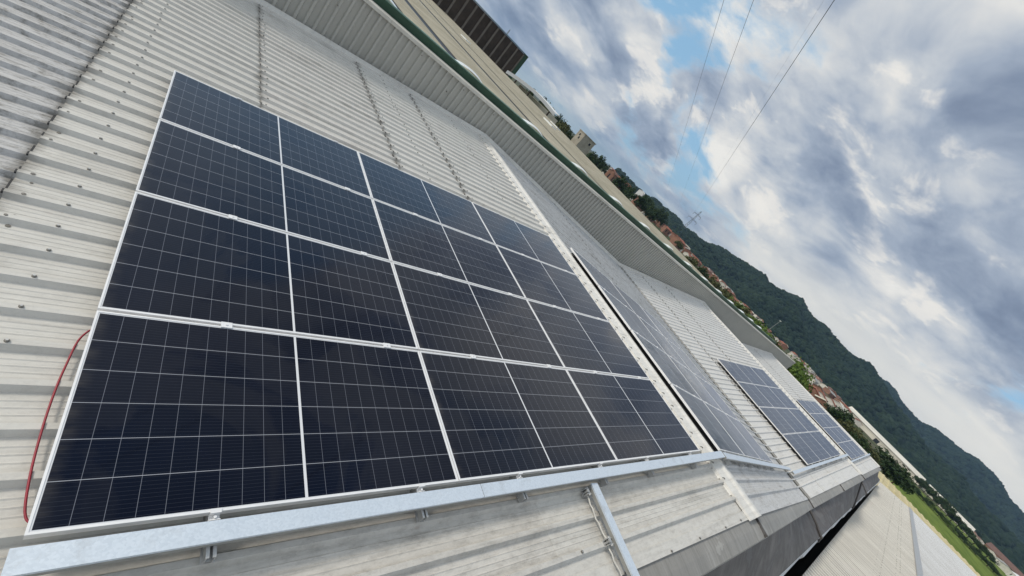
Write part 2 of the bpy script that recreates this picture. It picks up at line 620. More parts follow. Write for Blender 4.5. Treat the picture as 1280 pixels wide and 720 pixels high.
def roof_sheet(k, u0, u1, lift0, m, label=None):
    """one lap of sheets on slope k from u0 (lower end, raised by lift0 over the sheet below) to u1"""
    F = FR[k]
    s = ywise(k)
    X0, X1 = (F @ Vector((u0, 0, HP))).x, (F @ Vector((u1, 0, HP))).x
    v0, v1 = verge(X0), verge(X1)
    prof = rib_profile(-0.66, WALLY + 0.02, HP)
    prof = [p for p in prof if p[0] > -0.66]
    mb = MB()
    head0 = [(v0, HP + 0.010), (v0 + 0.105, HP + 0.010), (v0 + 0.108, HP)]
    head1 = [(v1, HP + 0.010), (v1 + 0.105, HP + 0.010), (v1 + 0.108, HP)]
    tail = [(WALLY + 0.02, HP)]
    a = head0 + prof + tail
    c = head1 + prof + tail
    edge = 0.004 + lift0 * 0.4
    def LF(y):
        return min(1.0, max(0.13, (y - 0.1) / 0.8)) if k == 1 else 1.0
    rows = [[(u0, s * y, h + (lift0 - edge) * LF(y)) for y, h in a], [(u0, s * y, h + lift0 * LF(y)) for y, h in a]]
    n = 4
    for i in range(1, n + 1):
        t = i / n
        rows.append([(u0 + (u1 - u0) * t, s * (ya + (yc - ya) * t), h + lift0 * LF(ya) * (1 - t)) for (ya, h), (yc, _) in zip(a, c)])
    mb.strip(rows)
    o = mb.build('roof_sheet', m, bld, F)
    if label:
        o['label'] = label
    return o


m_clean = sheet_mat('roof_sheet_clean', WHITE, 0.55, lap=[-0.55, 0.86], verge_grime=0.24)
m_dirty = sheet_mat('roof_sheet_grimy', (0.54, 0.535, 0.525), 0.85, (0.20, 0.19, 0.172), 1.15, lap=[-0.56], streak=0.45)
m_mid = sheet_mat('roof_sheet_streaked', (0.65, 0.63, 0.585), 0.75, lap=[0.85, 2.79], verge_grime=0.24)
m_top = sheet_mat('roof_sheet_upper', (0.67, 0.655, 0.61), 0.60, lap=[2.79, 4.15], verge_grime=0.20)
m_fall = sheet_mat('roof_sheet_falling', (0.60, 0.60, 0.59), 0.85, mottled=0.6, lap=[2.8])  # falling slopes: slightly greyer sheet, more dirt and mottling
m_far = sheet_mat('roof_sheet_far', (0.70, 0.69, 0.66), 0.50, mottled=0.35, lap=[-2.9, -0.85, 1.55])

sh0 = roof_sheet(1, UV, -0.535, 0.0, m_dirty, 'grey grimy mottled roof sheet below the lap')
sh1 = roof_sheet(1, -0.545, 0.87, 0.014, m_clean)
sh2 = roof_sheet(1, 0.855, 2.80, 0.010, m_mid)
sh3 = roof_sheet(1, 2.785, 4.17, 0.010, m_top)
sh4 = roof_sheet(1, 4.15, UR, 0.010, m_top)
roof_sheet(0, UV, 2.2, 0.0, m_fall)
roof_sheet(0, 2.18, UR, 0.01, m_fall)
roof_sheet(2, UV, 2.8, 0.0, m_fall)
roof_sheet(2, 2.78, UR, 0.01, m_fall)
for k in (3, 5):
    roof_sheet(k, UV, -0.82, 0.0, m_far)
    roof_sheet(k, -0.84, 1.57, 0.01, m_far)
    roof_sheet(k, 1.55, UR, 0.01, m_far)
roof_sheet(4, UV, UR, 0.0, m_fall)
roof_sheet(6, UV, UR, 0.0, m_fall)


def screw_mesh():
    mb = MB()
    n = 10
    mb.tube([(0, 0, -0.006), (0, 0, 0.002)], 0.0105, n)
    mb.cur = 1
    mb.tube([(0, 0, 0.0015), (0, 0, 0.010)], 0.0062, 6)
    return mb.mesh('screw', [M['screw'], M['alu_dull']])


SCREW = screw_mesh()


def screw(sheet, k, u, v, h):
    o = bpy.data.objects.new('screw', SCREW)
    COL.objects.link(o)
    o.parent = sheet
    o.location = (u, v * ywise(k), h)
    o.rotation_euler = (0, 0, random.random())
    return o


crest = HP + 0.036
for i in range(5, 43):
    v = -0.375 + RIB * i
    screw(sh1, 1, -0.27 + random.uniform(-0.008, 0.008), v, crest + 0.014 * 0.81 + 0.003)
for u, v in ((3.02, -0.6), (4.26, -0.83), (4.9, -0.83), (3.45, -0.83), (1.9, -0.83), (5.6, -0.84), (6.1, -0.84)):
    sh = sh3 if 2.8 < u < 4.15 else (sh2 if u < 2.8 else sh4)
    screw(sh, 1, u, v, (crest if v > -0.7 else HP + 0.010) + 0.010)
# the many small fixings along the laps: one mesh of tiny stitched screws per slope
mb = MB()
for lapu, lo, hi in ((-0.49, 0.5, 9.6), (0.91, 4.8, 9.6), (2.84, 4.8, 9.6), (4.21, 4.8, 9.6), (3.35, 4.8, 9.6), (5.3, 4.8, 9.6)):
    i = math.ceil((lo + 0.375) / RIB)
    while -0.375 + RIB * i < hi:
        v = -0.375 + RIB * i
        for q, hh in ((0, crest), (0.05, HP), (0.175, HP)):
            if random.random() < (0.85 if q == 0 else 0.22):
                uu = lapu + random.uniform(-0.012, 0.03)
                mb.tube([(uu, v + q, hh), (uu, v + q, hh + 0.017)], random.uniform(0.008, 0.013), 6)
        i += 1
o = mb.build('lap_screws', M['screw'], bld, FR[1])
o['kind'] = 'stuff'

# black pieces put in for the dark gaps under the sheet ends
for lapu, lo, hi, pr in ((-0.548, 0.5, 9.6, 0.95), (0.852, 4.75, 9.6, 0.9), (2.782, 4.75, 9.6, 0.85), (4.147, 4.75, 9.6, 0.8)):
    mb = MB()
    i = math.ceil((lo + 0.375) / RIB)
    while -0.375 + RIB * i < hi:
        v = -0.375 + RIB * i
        if random.random() < pr:
            a, c = v + 0.036, v + random.uniform(0.08, 0.19)
            mb.box(lapu - random.uniform(0.006, 0.016), lapu + 0.002, a, c, HP, HP + 0.011)
        if random.random() < pr:
            mb.box(lapu - 0.007, lapu + 0.002, v - 0.018, v + 0.016, HP + 0.020, crest + 0.010)
        i += 1
    mb.build('lap_gap_dashes', M['black'], bld, FR[1])['kind'] = 'stuff'


# ridge caps, valley gutters, base flashing ------------------------------------------------
def ridge_cap(j):
    X = XR + 19 * j
    mb = MB()
    t = math.tan(BE)
    prof = []
    for d in (-0.27, -0.262, -0.16, -0.06):
        prof.append((d, -abs(d) * t + (0.012 if d == -0.27 else 0.042)))
    prof += [(-0.035, 0.058), (0, 0.066), (0.035, 0.058)]
    for d in (0.06, 0.16, 0.262, 0.27):
        prof.append((d, -abs(d) * t + (0.012 if d == 0.27 else 0.042)))
    y0 = verge(X) - 0.02
    ys = [y0 + (WALLY - y0) * i / 4 for i in range(5)]
    mb.strip([[(X + d, y, ZR + z) for d, z in prof] for y in ys])
    # pressed lugs that reach down between the ribs
    i = -1
    while -0.375 + RIB * i < WALLY - 0.1:
        v = -0.375 + RIB * i
        if v + 0.04 > y0:
            for sgn in (-1, 1):
                p = X + sgn * 0.27
                z0 = ZR - 0.27 * t
                mb.add([(p, v + 0.045, z0 + 0.014), (p, v + 0.180, z0 + 0.014), (p + sgn * 0.018, v + 0.180, z0 - 0.004), (p + sgn * 0.018, v + 0.045, z0 - 0.004)], [(0, 1, 2, 3)])
        i += 1
    for yy in (2.2, 5.1, 8.0):
        mb.strip([[(X + d * 1.01, y, ZR + z + 0.004) for d, z in prof[1:-1]] for y in (yy, yy + 0.012)])
    mb.build('ridge_cap', M['cap'], bld, ID4)
    if j < 2:
        mb = MB()
        i = 0
        while -0.375 + RIB * i < WALLY - 0.1:
            v = -0.375 + RIB * i + 0.02
            mb.box(X - 0.226, X - 0.206, v - 0.011, v + 0.011, ZR - 0.22 * t + 0.040, ZR - 0.22 * t + 0.052)
            mb.box(X - 0.258, X - 0.206, v + 0.011, v + 0.017, ZR - 0.23 * t + 0.038, ZR - 0.23 * t + 0.046)
            i += 1
        o = mb.build('cap_screws', M['screw'], bld, ID4)
        o['kind'] = 'stuff'


for j in (0, 1, 2):
    ridge_cap(j)
for j in (-1, 0, 1):
    X = XR + HALF + 19 * j
    zv = ZR - HALF * math.tan(BE)
    mb = MB()
    mb.strip([[(X - 0.16, y, zv + 0.052), (X - 0.155, y, zv + 0.036), (X - 0.05, y, zv + 0.014), (X + 0.05, y, zv + 0.014), (X + 0.155, y, zv + 0.036), (X + 0.16, y, zv + 0.052)] for y in (verge(X) - 0.01, WALLY)])
    mb.build('valley_gutter', M['flash'], bld, ID4)


def roof_z(X, h=0.0):
    d = abs(((X - XR + 9.5) % 19.0) - 9.5)
    return ZR - d * math.tan(BE) + h


def zig(Xa, Xb, step=None):
    xs = {Xa, Xb}
    for j in range(-3, 8):
        q = XR + 9.5 * j
        if Xa < q < Xb:
            xs.add(q)
    return sorted(xs)


XEND = 53.6
mb = MB()
xs = zig(-12, XEND)
mb.strip([[(x, y, roof_z(x) + h) for y, h in ((WALLY - 0.17, 0.018), (WALLY - 0.165, 0.044), (WALLY - 0.045, 0.050), (WALLY - 0.040, 0.13), (WALLY - 0.034, 0.13))] for x in xs])
mb.build('base_flashing', M['cap'], bld, ID4)
# verge: zinc flashing, then a lower apron that runs level over the side wall
mb = MB()
xs = zig(-12, XEND)
mb.strip([[(x, verge(x) + dy, roof_z(x) + h) for dy, h in ((0.05, -0.006), (-0.02, -0.012), (-0.11, -0.022), (-0.235, -0.055), (-0.247, -0.10))] for x in xs])
mb.build('verge_flashing', M['flash'], bld, ID4)
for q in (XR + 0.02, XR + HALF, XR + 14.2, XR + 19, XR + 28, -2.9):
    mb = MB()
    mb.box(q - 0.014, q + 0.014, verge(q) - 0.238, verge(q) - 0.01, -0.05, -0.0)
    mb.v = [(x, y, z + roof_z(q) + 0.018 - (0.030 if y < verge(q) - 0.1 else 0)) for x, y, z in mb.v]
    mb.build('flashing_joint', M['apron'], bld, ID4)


def apron_edge(x):
    return (-1.62 - 0.011 * max(0, x), -0.62)


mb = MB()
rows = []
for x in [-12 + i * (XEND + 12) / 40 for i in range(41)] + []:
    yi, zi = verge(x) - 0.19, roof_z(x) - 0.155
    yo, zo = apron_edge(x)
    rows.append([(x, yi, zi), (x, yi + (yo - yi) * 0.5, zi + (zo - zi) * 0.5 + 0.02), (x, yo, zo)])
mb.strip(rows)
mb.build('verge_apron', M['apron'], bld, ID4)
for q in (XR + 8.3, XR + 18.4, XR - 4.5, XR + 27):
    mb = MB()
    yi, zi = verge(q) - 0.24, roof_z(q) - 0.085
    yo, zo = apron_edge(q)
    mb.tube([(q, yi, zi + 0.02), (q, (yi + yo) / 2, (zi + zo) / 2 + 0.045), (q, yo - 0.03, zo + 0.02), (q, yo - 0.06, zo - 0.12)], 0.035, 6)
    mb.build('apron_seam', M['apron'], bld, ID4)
mb = MB()
x = -12.0
while x < XEND - 1:
    L = random.uniform(2.2, 3.4)
    yo, zo = apron_edge(x)
    mb.box(x, min(x + L - 0.06, XEND), yo - 0.075, yo - 0.012, zo - 0.20, zo - 0.10)
    x += L
mb.build('eave_trim', M['white'], bld, ID4)
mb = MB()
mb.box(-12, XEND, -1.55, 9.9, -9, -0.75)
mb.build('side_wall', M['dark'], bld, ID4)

# ------------------------------------------------------------------ solar panels
def panel_frame_mesh():
    mb = MB()
    lip, dpt, d = 0.009, 0.035, 0.0
    for x0, x1, y0, y1 in ((0, PL, 0, lip), (0, PL, PW - lip, PW), (0, lip, lip, PW - lip), (PL - lip, PL, lip, PW - lip)):
        mb.box(x0, x1, y0, y1, -dpt, 0)
    return mb.mesh('frame', M['alu'])


def panel_glass_mesh():
    mb = MB()
    e = 0.0092
    mb.box(e, PL - e, e, PW - e, -0.008, -0.0025)
    return mb.mesh('glass', M['pv'])


def junction_mesh():
    mb = MB()
    for x in (PL / 2 + 0.12,):
        mb.box(x, x + 0.09, PW / 2 - 0.03, PW / 2 + 0.03, -0.026, -0.0085)
    return mb.mesh('junction_box', M['black'])


FRM, GLS, JBX = panel_frame_mesh(), panel_glass_mesh(), junction_mesh()
RAIL_U = (0.59, 1.69)


def clamp_mesh(end):
    mb = MB()
    if end:      # Z-shaped end clamp gripping the outer long side
        mb.box(-0.022, 0.022, -0.032, -0.004, -0.035, -0.030)
        mb.box(-0.022, 0.022, -0.008, -0.0035, -0.034, 0.004)
        mb.box(-0.022, 0.022, -0.0075, 0.012, 0.0012, 0.0055)
        mb.tube([(0, -0.02, -0.03), (0, -0.02, -0.006)], 0.007, 6)
        mb.box(-0.022, 0.022, -0.032, -0.0275, -0.034, -0.012)
        mb.mi = [0] * len(mb.f)
    else:
        mb.box(-0.030, 0.030, -0.022, 0.022, 0.0012, 0.0052)
        mb.box(-0.030, 0.030, -0.0075, 0.0075, -0.034, 0.001)
        mb.tube([(0, 0, 0.005), (0, 0, 0.011)], 0.007, 6)
    return mb.mesh('end_clamp' if end else 'mid_clamp', M['alu'])


ENDC, MIDC = clamp_mesh(True), clamp_mesh(False)


def rail_mesh():
    mb = MB()
    L0, L1 = -0.172, 4 * PV + 0.06
    # extruded rail: two webs, top flanges with a slot, foot
    for x0, x1, z0, z1 in ((-0.020, -0.014, -0.092, -0.0355), (0.014, 0.020, -0.092, -0.0355), (-0.014, -0.006, -0.0405, -0.0355), (0.006, 0.014, -0.0405, -0.0355), (-0.028, 0.028, -0.0985, -0.0925), (-0.014, 0.014, -0.080, -0.076)):
        mb.box(x0, x1, L0, L1, z0, z1)
    return mb.mesh('profile', M['alu_dull'])


RAILM = rail_mesh()
ORD = ['first', 'second', 'third', 'fourth']
ROWN = ['front row', 'second row', 'third row', 'back row']
COLN = {1: ['low end', 'middle', 'ridge cap end'], 2: ['valley end', 'middle', 'ridge cap end'], 3: ['valley end', 'middle', 'ridge end'], 5: ['low end', 'middle', 'roof end']}
ARR = {1: ('nearest array', 'solar panels of the nearest array'), 2: ('dim array past the ridge', 'solar panels on the falling slope'),
       3: ('array on the second gable', 'solar panels on the second gable'), 5: ('last array before the trees', 'solar panels on the last gable')}
proto = None
railproto = None


def array(k, u_off, v_off):
    global proto, railproto
    F = FR[k]
    for c in range(3):
        for r in range(4):
            y = v_off + r * PV + 0.009
            if ywise(k) < 0:
                y = -(y + PW)
            P = F @ T(u_off + c * PU + 0.004, y, 0) @ Matrix.Rotation(random.uniform(-.0022, .0022), 4, 'X') @ Matrix.Rotation(random.uniform(-.0016, .0016), 4, 'Y') @ Matrix.Rotation(random.uniform(-.0008, .0008), 4, 'Z')
            lab = 'dark solar panel in %s of the %s, %s' % (ROWN[r], ARR[k][0], COLN[k][c])
            if proto is None:
                proto = thing('solar_panel', lab, 'solar panel', P, ARR[k][1])
                link('frame', FRM, proto)
                link('glass', GLS, proto)
                link('junction_box', JBX, proto)
            else:
                dup(proto, P, lab, ARR[k][1])
        for q in range(2):
            u = u_off + c * PU + 0.004 + RAIL_U[q]
            Rm = F @ T(u, v_off * ywise(k), 0) @ (ID4 if ywise(k) > 0 else Matrix.Rotation(math.pi, 4, 'Z'))
            lab = 'aluminium rail under the %s, %s column, %s one' % (ARR[k][0], COLN[k][c], ('lower', 'upper')[q])
            gname = 'mounting rails under the solar arrays'
            if railproto is None:
                railproto = thing('mounting_rail', lab, 'rail', Rm, gname)
                link('profile', RAILM, railproto)
                for yy, e in ((0.009, True), (4 * PV + 0.009 - 0.018, 'far')):
                    o = link('end_clamp', ENDC, railproto)
                    o.matrix_basis = T(0, yy, 0) if e is True else T(0, yy + 0.0, 0) @ Matrix.Rotation(math.pi, 4, 'Z')
                for r in range(1, 4):
                    o = link('mid_clamp', MIDC, railproto)
                    o.matrix_basis = T(0, r * PV, 0)
            else:
                dup(railproto, Rm, lab, gname)


array(1, 0.0, 0.0)
array(2, 0.565, -0.02)
array(3, -0.68, -0.15)
array(5, -1.05, -0.23)


# ------------------------------------------------------------------ galvanised cable trays
def tray(k, u0, u1, label, va=-0.128, vb=-0.036, dv=0.0, hb=-0.034, ht=0.014):
    F = FR[k]
    s = ywise(k)
    y0, y1 = sorted((s * (va + dv), s * (vb + dv)))
    P = F @ T(u0, 0, 0)
    t = thing('cable_tray', label, 'cable tray', P, 'galvanised cable trays along the panels')
    L = u1 - u0
    mb = MB()
    mb.box(0, L, y0 + 0.003, y1 - 0.003, hb, ht - 0.0022)
    mb.build('trough', M['galv_side'], t)
    mb = MB()
    mb.box(0, L, y0, y1, ht - 0.002, ht)
    mb.box(0, L, y0, y0 + 0.0022, ht - 0.016, ht - 0.0021)
    mb.box(0, L, y1 - 0.0022, y1, ht - 0.016, ht - 0.0021)
    mb.build('lid', M['galv'], t)
    return t


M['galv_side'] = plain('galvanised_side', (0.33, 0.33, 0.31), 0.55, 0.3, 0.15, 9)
tray(1, -0.02, 2.150, 'galvanised steel cable tray lid, nearest length under the front solar panels')
tray(1, 2.154, UR - 0.005, 'galvanised steel cable tray rising from the lid joint to the first ridge')
tray(2, UV + 0.02, UR - 0.003, 'galvanised steel cable tray falling from the first ridge into the valley', dv=-0.02)
tray(3, UV + 0.02, UR - 0.005, 'galvanised steel cable tray under the second gable array', dv=-0.15)
tray(5, UV + 0.02, UR - 0.005, 'galvanised steel cable tray under the last pale blue array', dv=-0.24)

# branch tray running down to the verge, with two fixing brackets and a cable beside it
F1 = FR[1]
BA, BB = Vector((3.475, -0.150, -0.05)), Vector((3.40, -1.02, -0.05))
dvec = (BB - BA)
ang = math.atan2(dvec.y, dvec.x)
Pb = F1 @ T(*BA) @ Matrix.Rotation(ang, 4, 'Z')
Lb = dvec.length
t = thing('cable_tray', 'short narrow galvanised cable tray branching down to the grey verge flashing', 'cable tray', Pb, 'galvanised cable trays along the panels')
mb = MB()
mb.box(0, Lb, -0.040, 0.040, -0.030, 0.0205)
mb.build('trough', M['galv_side'], t)
mb = MB()
mb.box(0.0, Lb, -0.043, 0.043, 0.021, 0.023)
mb.box(0.0, Lb, -0.043, -0.0408, 0.006, 0.0208)
mb.box(0.0, Lb, 0.0408, 0.043, 0.006, 0.0208)
mb.build('lid', M['galv'], t)
for xx in (0.05, 0.46):
    mb = MB()
    mb.box(xx - 0.025, xx + 0.025, -0.12, -0.041, -0.066, -0.060)
    mb.box(xx - 0.025, xx - 0.019, -0.112, -0.05, -0.059, -0.012)
    mb.box(xx + 0.019, xx + 0.025, -0.112, -0.05, -0.059, -0.012)
    mb.tube([(xx, -0.10, -0.062), (xx, -0.10, 0.004)], 0.008, 6)
    mb.tube([(xx - 0.035, -0.075, -0.02), (xx + 0.035, -0.075, -0.02)], 0.011, 6)
    mb.tube([(xx, -0.10, -0.010), (xx, -0.10, 0.002)], 0.015, 6)
    mb.build('bracket', M['alu_dull'], t)
mb = MB()
pts = []
for i in range(22):
    q = i / 21
    pts.append(F1 @ Vector((3.392 - 0.075 * q + 0.006 * math.sin(q * 17), -0.175 - 0.83 * q, -0.108 + 0.012 * math.sin(q * 23) ** 2)))
mb.tube(pts, 0.0075, 8)
tag(mb.build('cable', plain('clear_grey_sheath', (0.55, 0.54, 0.50), 0.35, 0, 0.1, 10), smooth=True), 'thin grey cable lying along the narrow branch tray', 'cable')

# red cable curving out from below the left edge of the array
mb = MB()
ctrl = [(0.10, 1.20, -0.10), (0.03, 1.13, -0.100), (-0.026, 1.03, -0.102), (-0.043, 0.86, -0.104), (-0.050, 0.70, -0.104), (-0.048, 0.50, -0.104), (-0.036, 0.29, -0.106), (-0.012, 0.13, -0.106), (0.03, 0.10, -0.10), (0.10, 0.16, -0.09)]


def crom(P, n=8):
    P = [Vector(p) for p in P]
    P = [P[0] * 2 - P[1]] + P + [P[-1] * 2 - P[-2]]
    out = []
    for i in range(1, len(P) - 2):
        for j in range(n):
            q = j / n
            a, b, c, d = P[i - 1:i + 3]
            out.append(0.5 * ((2 * b) + (c - a) * q + (2 * a - 5 * b + 4 * c - d) * q * q + (3 * b - a - 3 * c + d) * q ** 3))
    return out + [P[-2]]


mb.tube([F1 @ p for p in crom(ctrl)], 0.0046, 8)
tag(mb.build('cable', M['red'], smooth=True), 'red cable looping out from under the left edge of the nearest array', 'cable')

# added black tube standing in for the shadow gap between ridge cap and falling panels
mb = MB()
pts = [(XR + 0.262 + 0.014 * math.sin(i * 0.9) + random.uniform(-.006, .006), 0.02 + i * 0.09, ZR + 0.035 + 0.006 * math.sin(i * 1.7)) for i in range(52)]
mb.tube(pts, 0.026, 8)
tag(mb.build('shade_tube', M['black'], smooth=True), 'black tube added as the dark shadow gap beside the first ridge cap', 'shade_tube')

# ------------------------------------------------------------------ ribbed parapet wall behind the roof
wall = thing('parapet_wall', 'long beige ribbed metal wall standing behind the white gable roofs', 'wall', T(20, 9.75, -0.6))
mb = MB()
pts = []
x = -12.0
while x < XEND:
    pts += [(x, 0.0), (x + 0.105, 0.0), (x + 0.125, -0.05), (x + 0.172, -0.05)]
    x += 0.19
mb.strip([[(px, WALLY + 0.05 + dy, z) for px, dy in pts] for z in (-0.62, 1.272)])
mb.add([(XEND, WALLY, -0.62), (XEND, WALLY + 0.2, -0.62), (XEND, WALLY + 0.2, 1.272), (XEND, WALLY, 1.272)], [(0, 1, 2, 3)])
mb.build('cladding', M['clad'], wall, ID4)
mb = MB()
x = -12.0
while x < XEND:
    x1 = min(x + 3.0, XEND + 0.05)
    mb.prism([(x, WALLY - 0.03, 1.255), (x, WALLY - 0.03, 1.330), (x, WALLY + 0.20, 1.352), (x, WALLY + 0.20, 1.275), (x, WALLY - 0.02, 1.275)],
             [(x1 - 0.006, WALLY - 0.03, 1.255), (x1 - 0.006, WALLY - 0.03, 1.330), (x1 - 0.006, WALLY + 0.20, 1.352), (x1 - 0.006, WALLY + 0.20, 1.275), (x1 - 0.006, WALLY - 0.02, 1.275)])
    x = x1
mb.build('coping', M['coping'], wall, ID4)
mb = MB()
x = -11.0
while x < XEND:
    if random.random() < 0.6:
        xx = x + random.uniform(0, 0.8)
        zz_ = random.choice((0.85, 1.15))
        mb.tube([(xx, WALLY - 0.012, zz_), (xx, WALLY + 0.03, zz_)], 0.014, 6)
    x += 0.95
o = mb.build('cladding_screws', M['screw'], wall, ID4)
o['kind'] = 'stuff'

# ------------------------------------------------------------------ building to the north: tan vaults behind a green fascia
def tan_mat():
    m, g, b = mat('tan_fibre_cement')
    c = coords(g)
    n = g.noise(g.scaled(c, (0.5, 0.5, 1)), 1.2, 6, 0.65)
    st = g.noise(g.scaled(c, (0.25, 5, 1)), 1.0, 5, 0.6)
    col = g.mix(g.mapr(n, 0.3, 0.72), (0.35, 0.315, 0.225), (0.49, 0.445, 0.335))
    col = g.mix(g.m('MULTIPLY', g.mapr(st, 0.48, 0.75), 0.55), col, (0.20, 0.175, 0.13))
    g.l.new(col, b.inputs['Base Color'])
    b.inputs['Roughness'].default_value = 0.85
    w = g.new('ShaderNodeTexWave', wave_type='BANDS', bands_direction='Y', wave_profile='SIN')
    g.l.new(c, w.inputs['Vector'])
    w.inputs['Scale'].default_value = 1.8
    g.l.new(g.bump(w.outputs['Fac'], 0.8, 0.06), b.inputs['Normal'])
    return m


M['tan'] = tan_mat()
nb = thing('warehouse', 'large neighbouring warehouse with tan vaulted roofs behind a dark green fascia', 'building', T(14, 60, -9))
edges = [-20, -14, -8, -2, 4.3, 7.2, 13.0, 18.7, 24.4, 30.1, 35.0, 39.5]
YN0, YN1 = 10.45, 118.0
for a, bq in zip(edges[:-1], edges[1:]):
    w = bq - a
    g0 = 0.62 if a == 4.3 else 0.40
    xs_ = [a + g0 + (w - g0 - 0.30) * i / 8 for i in range(9)]
    rise = 0.11 * min(1, w / 5.7)
    mb = MB()
    mb.strip([[(x, y, 1.18 + rise * (1 - (2 * i / 8 - 1) ** 2)) for i, x in enumerate(xs_)] for y in (YN0, 30, 60, YN1)])
    mb.build('roof_vault', M['tan'], nb, ID4)
    mb = MB()
    mb.box(a - 0.32, a + g0 + 0.02, YN0, YN1, 1.0, 1.165)
    mb.build('valley_gutter', M['black'], nb, ID4)
mb = MB()
mb.box(-20, 44, 9.98, 10.16, 1.10, 1.525)
mb.box(-20, 44, 10.16, 10.44, 1.10, 1.30)
mb.build('fascia', M['green'], nb, ID4)
mb = MB()
mb.box(-20, 44, 10.11, 10.19, 1.526, 1.545)
mb.build('fascia_trim', M['lightgreen'], nb, ID4)
mb = MB()
mb.box(-20, 39.4, 10.2, 117.8, -9, 0.93)
mb.build('wall', M['concrete'], nb, ID4)
for i in range(-6, 13):
    xc = 5.42 + 2.76 * i
    mb = MB()
    rows = []
    for yy, sc_ in ((10.20, 0.75), (10.30, 1.0), (10.45, 0.9), (10.62, 0.5)):
        rows.append([(xc + 0.66 * (q / 5 - 1), yy, 1.46 + 0.165 * sc_ * (1 - (q / 5 - 1) ** 2)) for q in range(11)])
    mb.strip(rows)
    mb.build('skylight', M['skylight'], nb, ID4, smooth=True)
for (xx, yy) in ((16, 52), (21, 47), (26, 33), (33, 41)):
    mb = MB()
    mb.box(xx - 0.35, xx + 0.35, yy - 0.9, yy + 0.9, 1.20, 1.36)
    mb.build('skylight', M['skylight'], nb, ID4)

# ------------------------------------------------------------------ lower annex roof to the south
def lower_mat(name, base, warm):
    m, g, b = mat(name)
    c = coords(g)
    n = g.noise(g.scaled(c, (0.6, 0.25, 1)), 1.0, 6, 0.6)
    st = g.noise(g.scaled(c, (9, 0.35, 1)), 1.0, 5, 0.65)
    col = g.mix(g.m('MULTIPLY', g.mapr(n, 0.45, 0.75), 0.5), base, warm)
    col = g.mix(g.m('MULTIPLY', g.mapr(st, 0.52, 0.78), 0.35), col, (0.26, 0.245, 0.21))
    # rib shading put into the colour: pans and rib sides darker, crests pale
    ph = g.m('FRACT', g.m('DIVIDE', g.m('ADD', g.sep(c)[0], 12.0), 0.25))
    pan = g.m('MAXIMUM', g.mapr(ph, 0.72, 0.66), g.mapr(ph, 0.88, 0.95))
    rib_shade = g.m('MULTIPLY', pan, g.mapr(g.noise(g.scaled(c, (3, 0.5, 1)), 1.0, 4, 0.6), 0.25, 0.7, 0.40, 0.80))
    col = g.mix(rib_shade, col, (0.30, 0.285, 0.255))
    g.l.new(col, b.inputs['Base Color'])
    b.inputs['Roughness'].default_value = 0.6
    return m


M['low1'] = lower_mat('annex_sheet_cream', (0.72, 0.70, 0.635), (0.56, 0.525, 0.45))
M['low2'] = lower_mat('annex_sheet_white', (0.74, 0.76, 0.78), (0.52, 0.53, 0.53))
an = thing('annex_building', 'low annex with a pale cream ribbed roof just below the grey verge', 'building', T(25, -10, -9))
AX0, AX1 = -12.0, 61.0


def annex_z(y):
    if y > -5.1:
        return -1.20 + (-2.16 - y) / 2.94 * 0.38
    return -0.82 + (-5.1 - y) * 0.028


def annex_y(x, y):
    return y - 0.0073 * (x - 13)


def annex_sheet(y0, y1, m, x0, x1, lift=0.0, label=None):
    mb = MB()
    prof = []
    x = x0
    while x < x1:
        prof += [(x, 0), (x + 0.15, 0), (x + 0.175, 0.028), (x + 0.225, 0.028), (x + 0.25, 0)]
        x += 0.25
    mb.strip([[(px, annex_y(px, y), annex_z(y) + h + lift) for px, h in prof] for y in (y0, (y0 + y1) / 2, y1)])
    o = mb.build('roof_sheet', m, an, ID4)
    if label:
        o['label'] = label


annex_sheet(-2.16, -3.55, M['low1'], AX0, AX1, 0.014)
annex_sheet(-3.50, -4.98, M['low1'], AX0, AX1, 0.0)
annex_sheet(-5.12, -8.5, M['low2'], AX0, AX1, 0.002, 'newer whiter ribbed roof sheet')
annex_sheet(-8.45, -13, M['low2'], AX0, AX1, 0.012, 'newer whiter ribbed roof sheet')
annex_sheet(-12.95, -22, M['low2'], AX0, AX1, 0.022, 'newer whiter ribbed roof sheet')
mb = MB()
mb.strip([[(x, annex_y(x, y), annex_z(y) + h) for y, h in ((-4.90, 0.05), (-4.92, 0.075), (-5.00, 0.085), (-5.08, 0.06), (-5.20, 0.065), (-5.22, 0.04))] for x in (AX0, 20, AX1)])
mb.build('cap_strip', M['alu_dull'], an, ID4)
mb = MB()
mb.box(AX0, AX1 - 0.3, -22, -2.6, -9, -1.35)
mb.build('wall', M['dark'], an, ID4)
mb = MB()
for row, y in enumerate((-3.42, -3.62, -4.1, -4.25)):
    x = AX0
    while x < AX1:
        if random.random() < 0.7:
            mb.tube([(x + 0.20, annex_y(x, y), annex_z(y) + 0.02), (x + 0.20, annex_y(x, y), annex_z(y) + 0.045)], 0.014, 5)
        x += 0.5
o = mb.build('roof_screws', M['screw'], an, ID4)
o['kind'] = 'stuff'

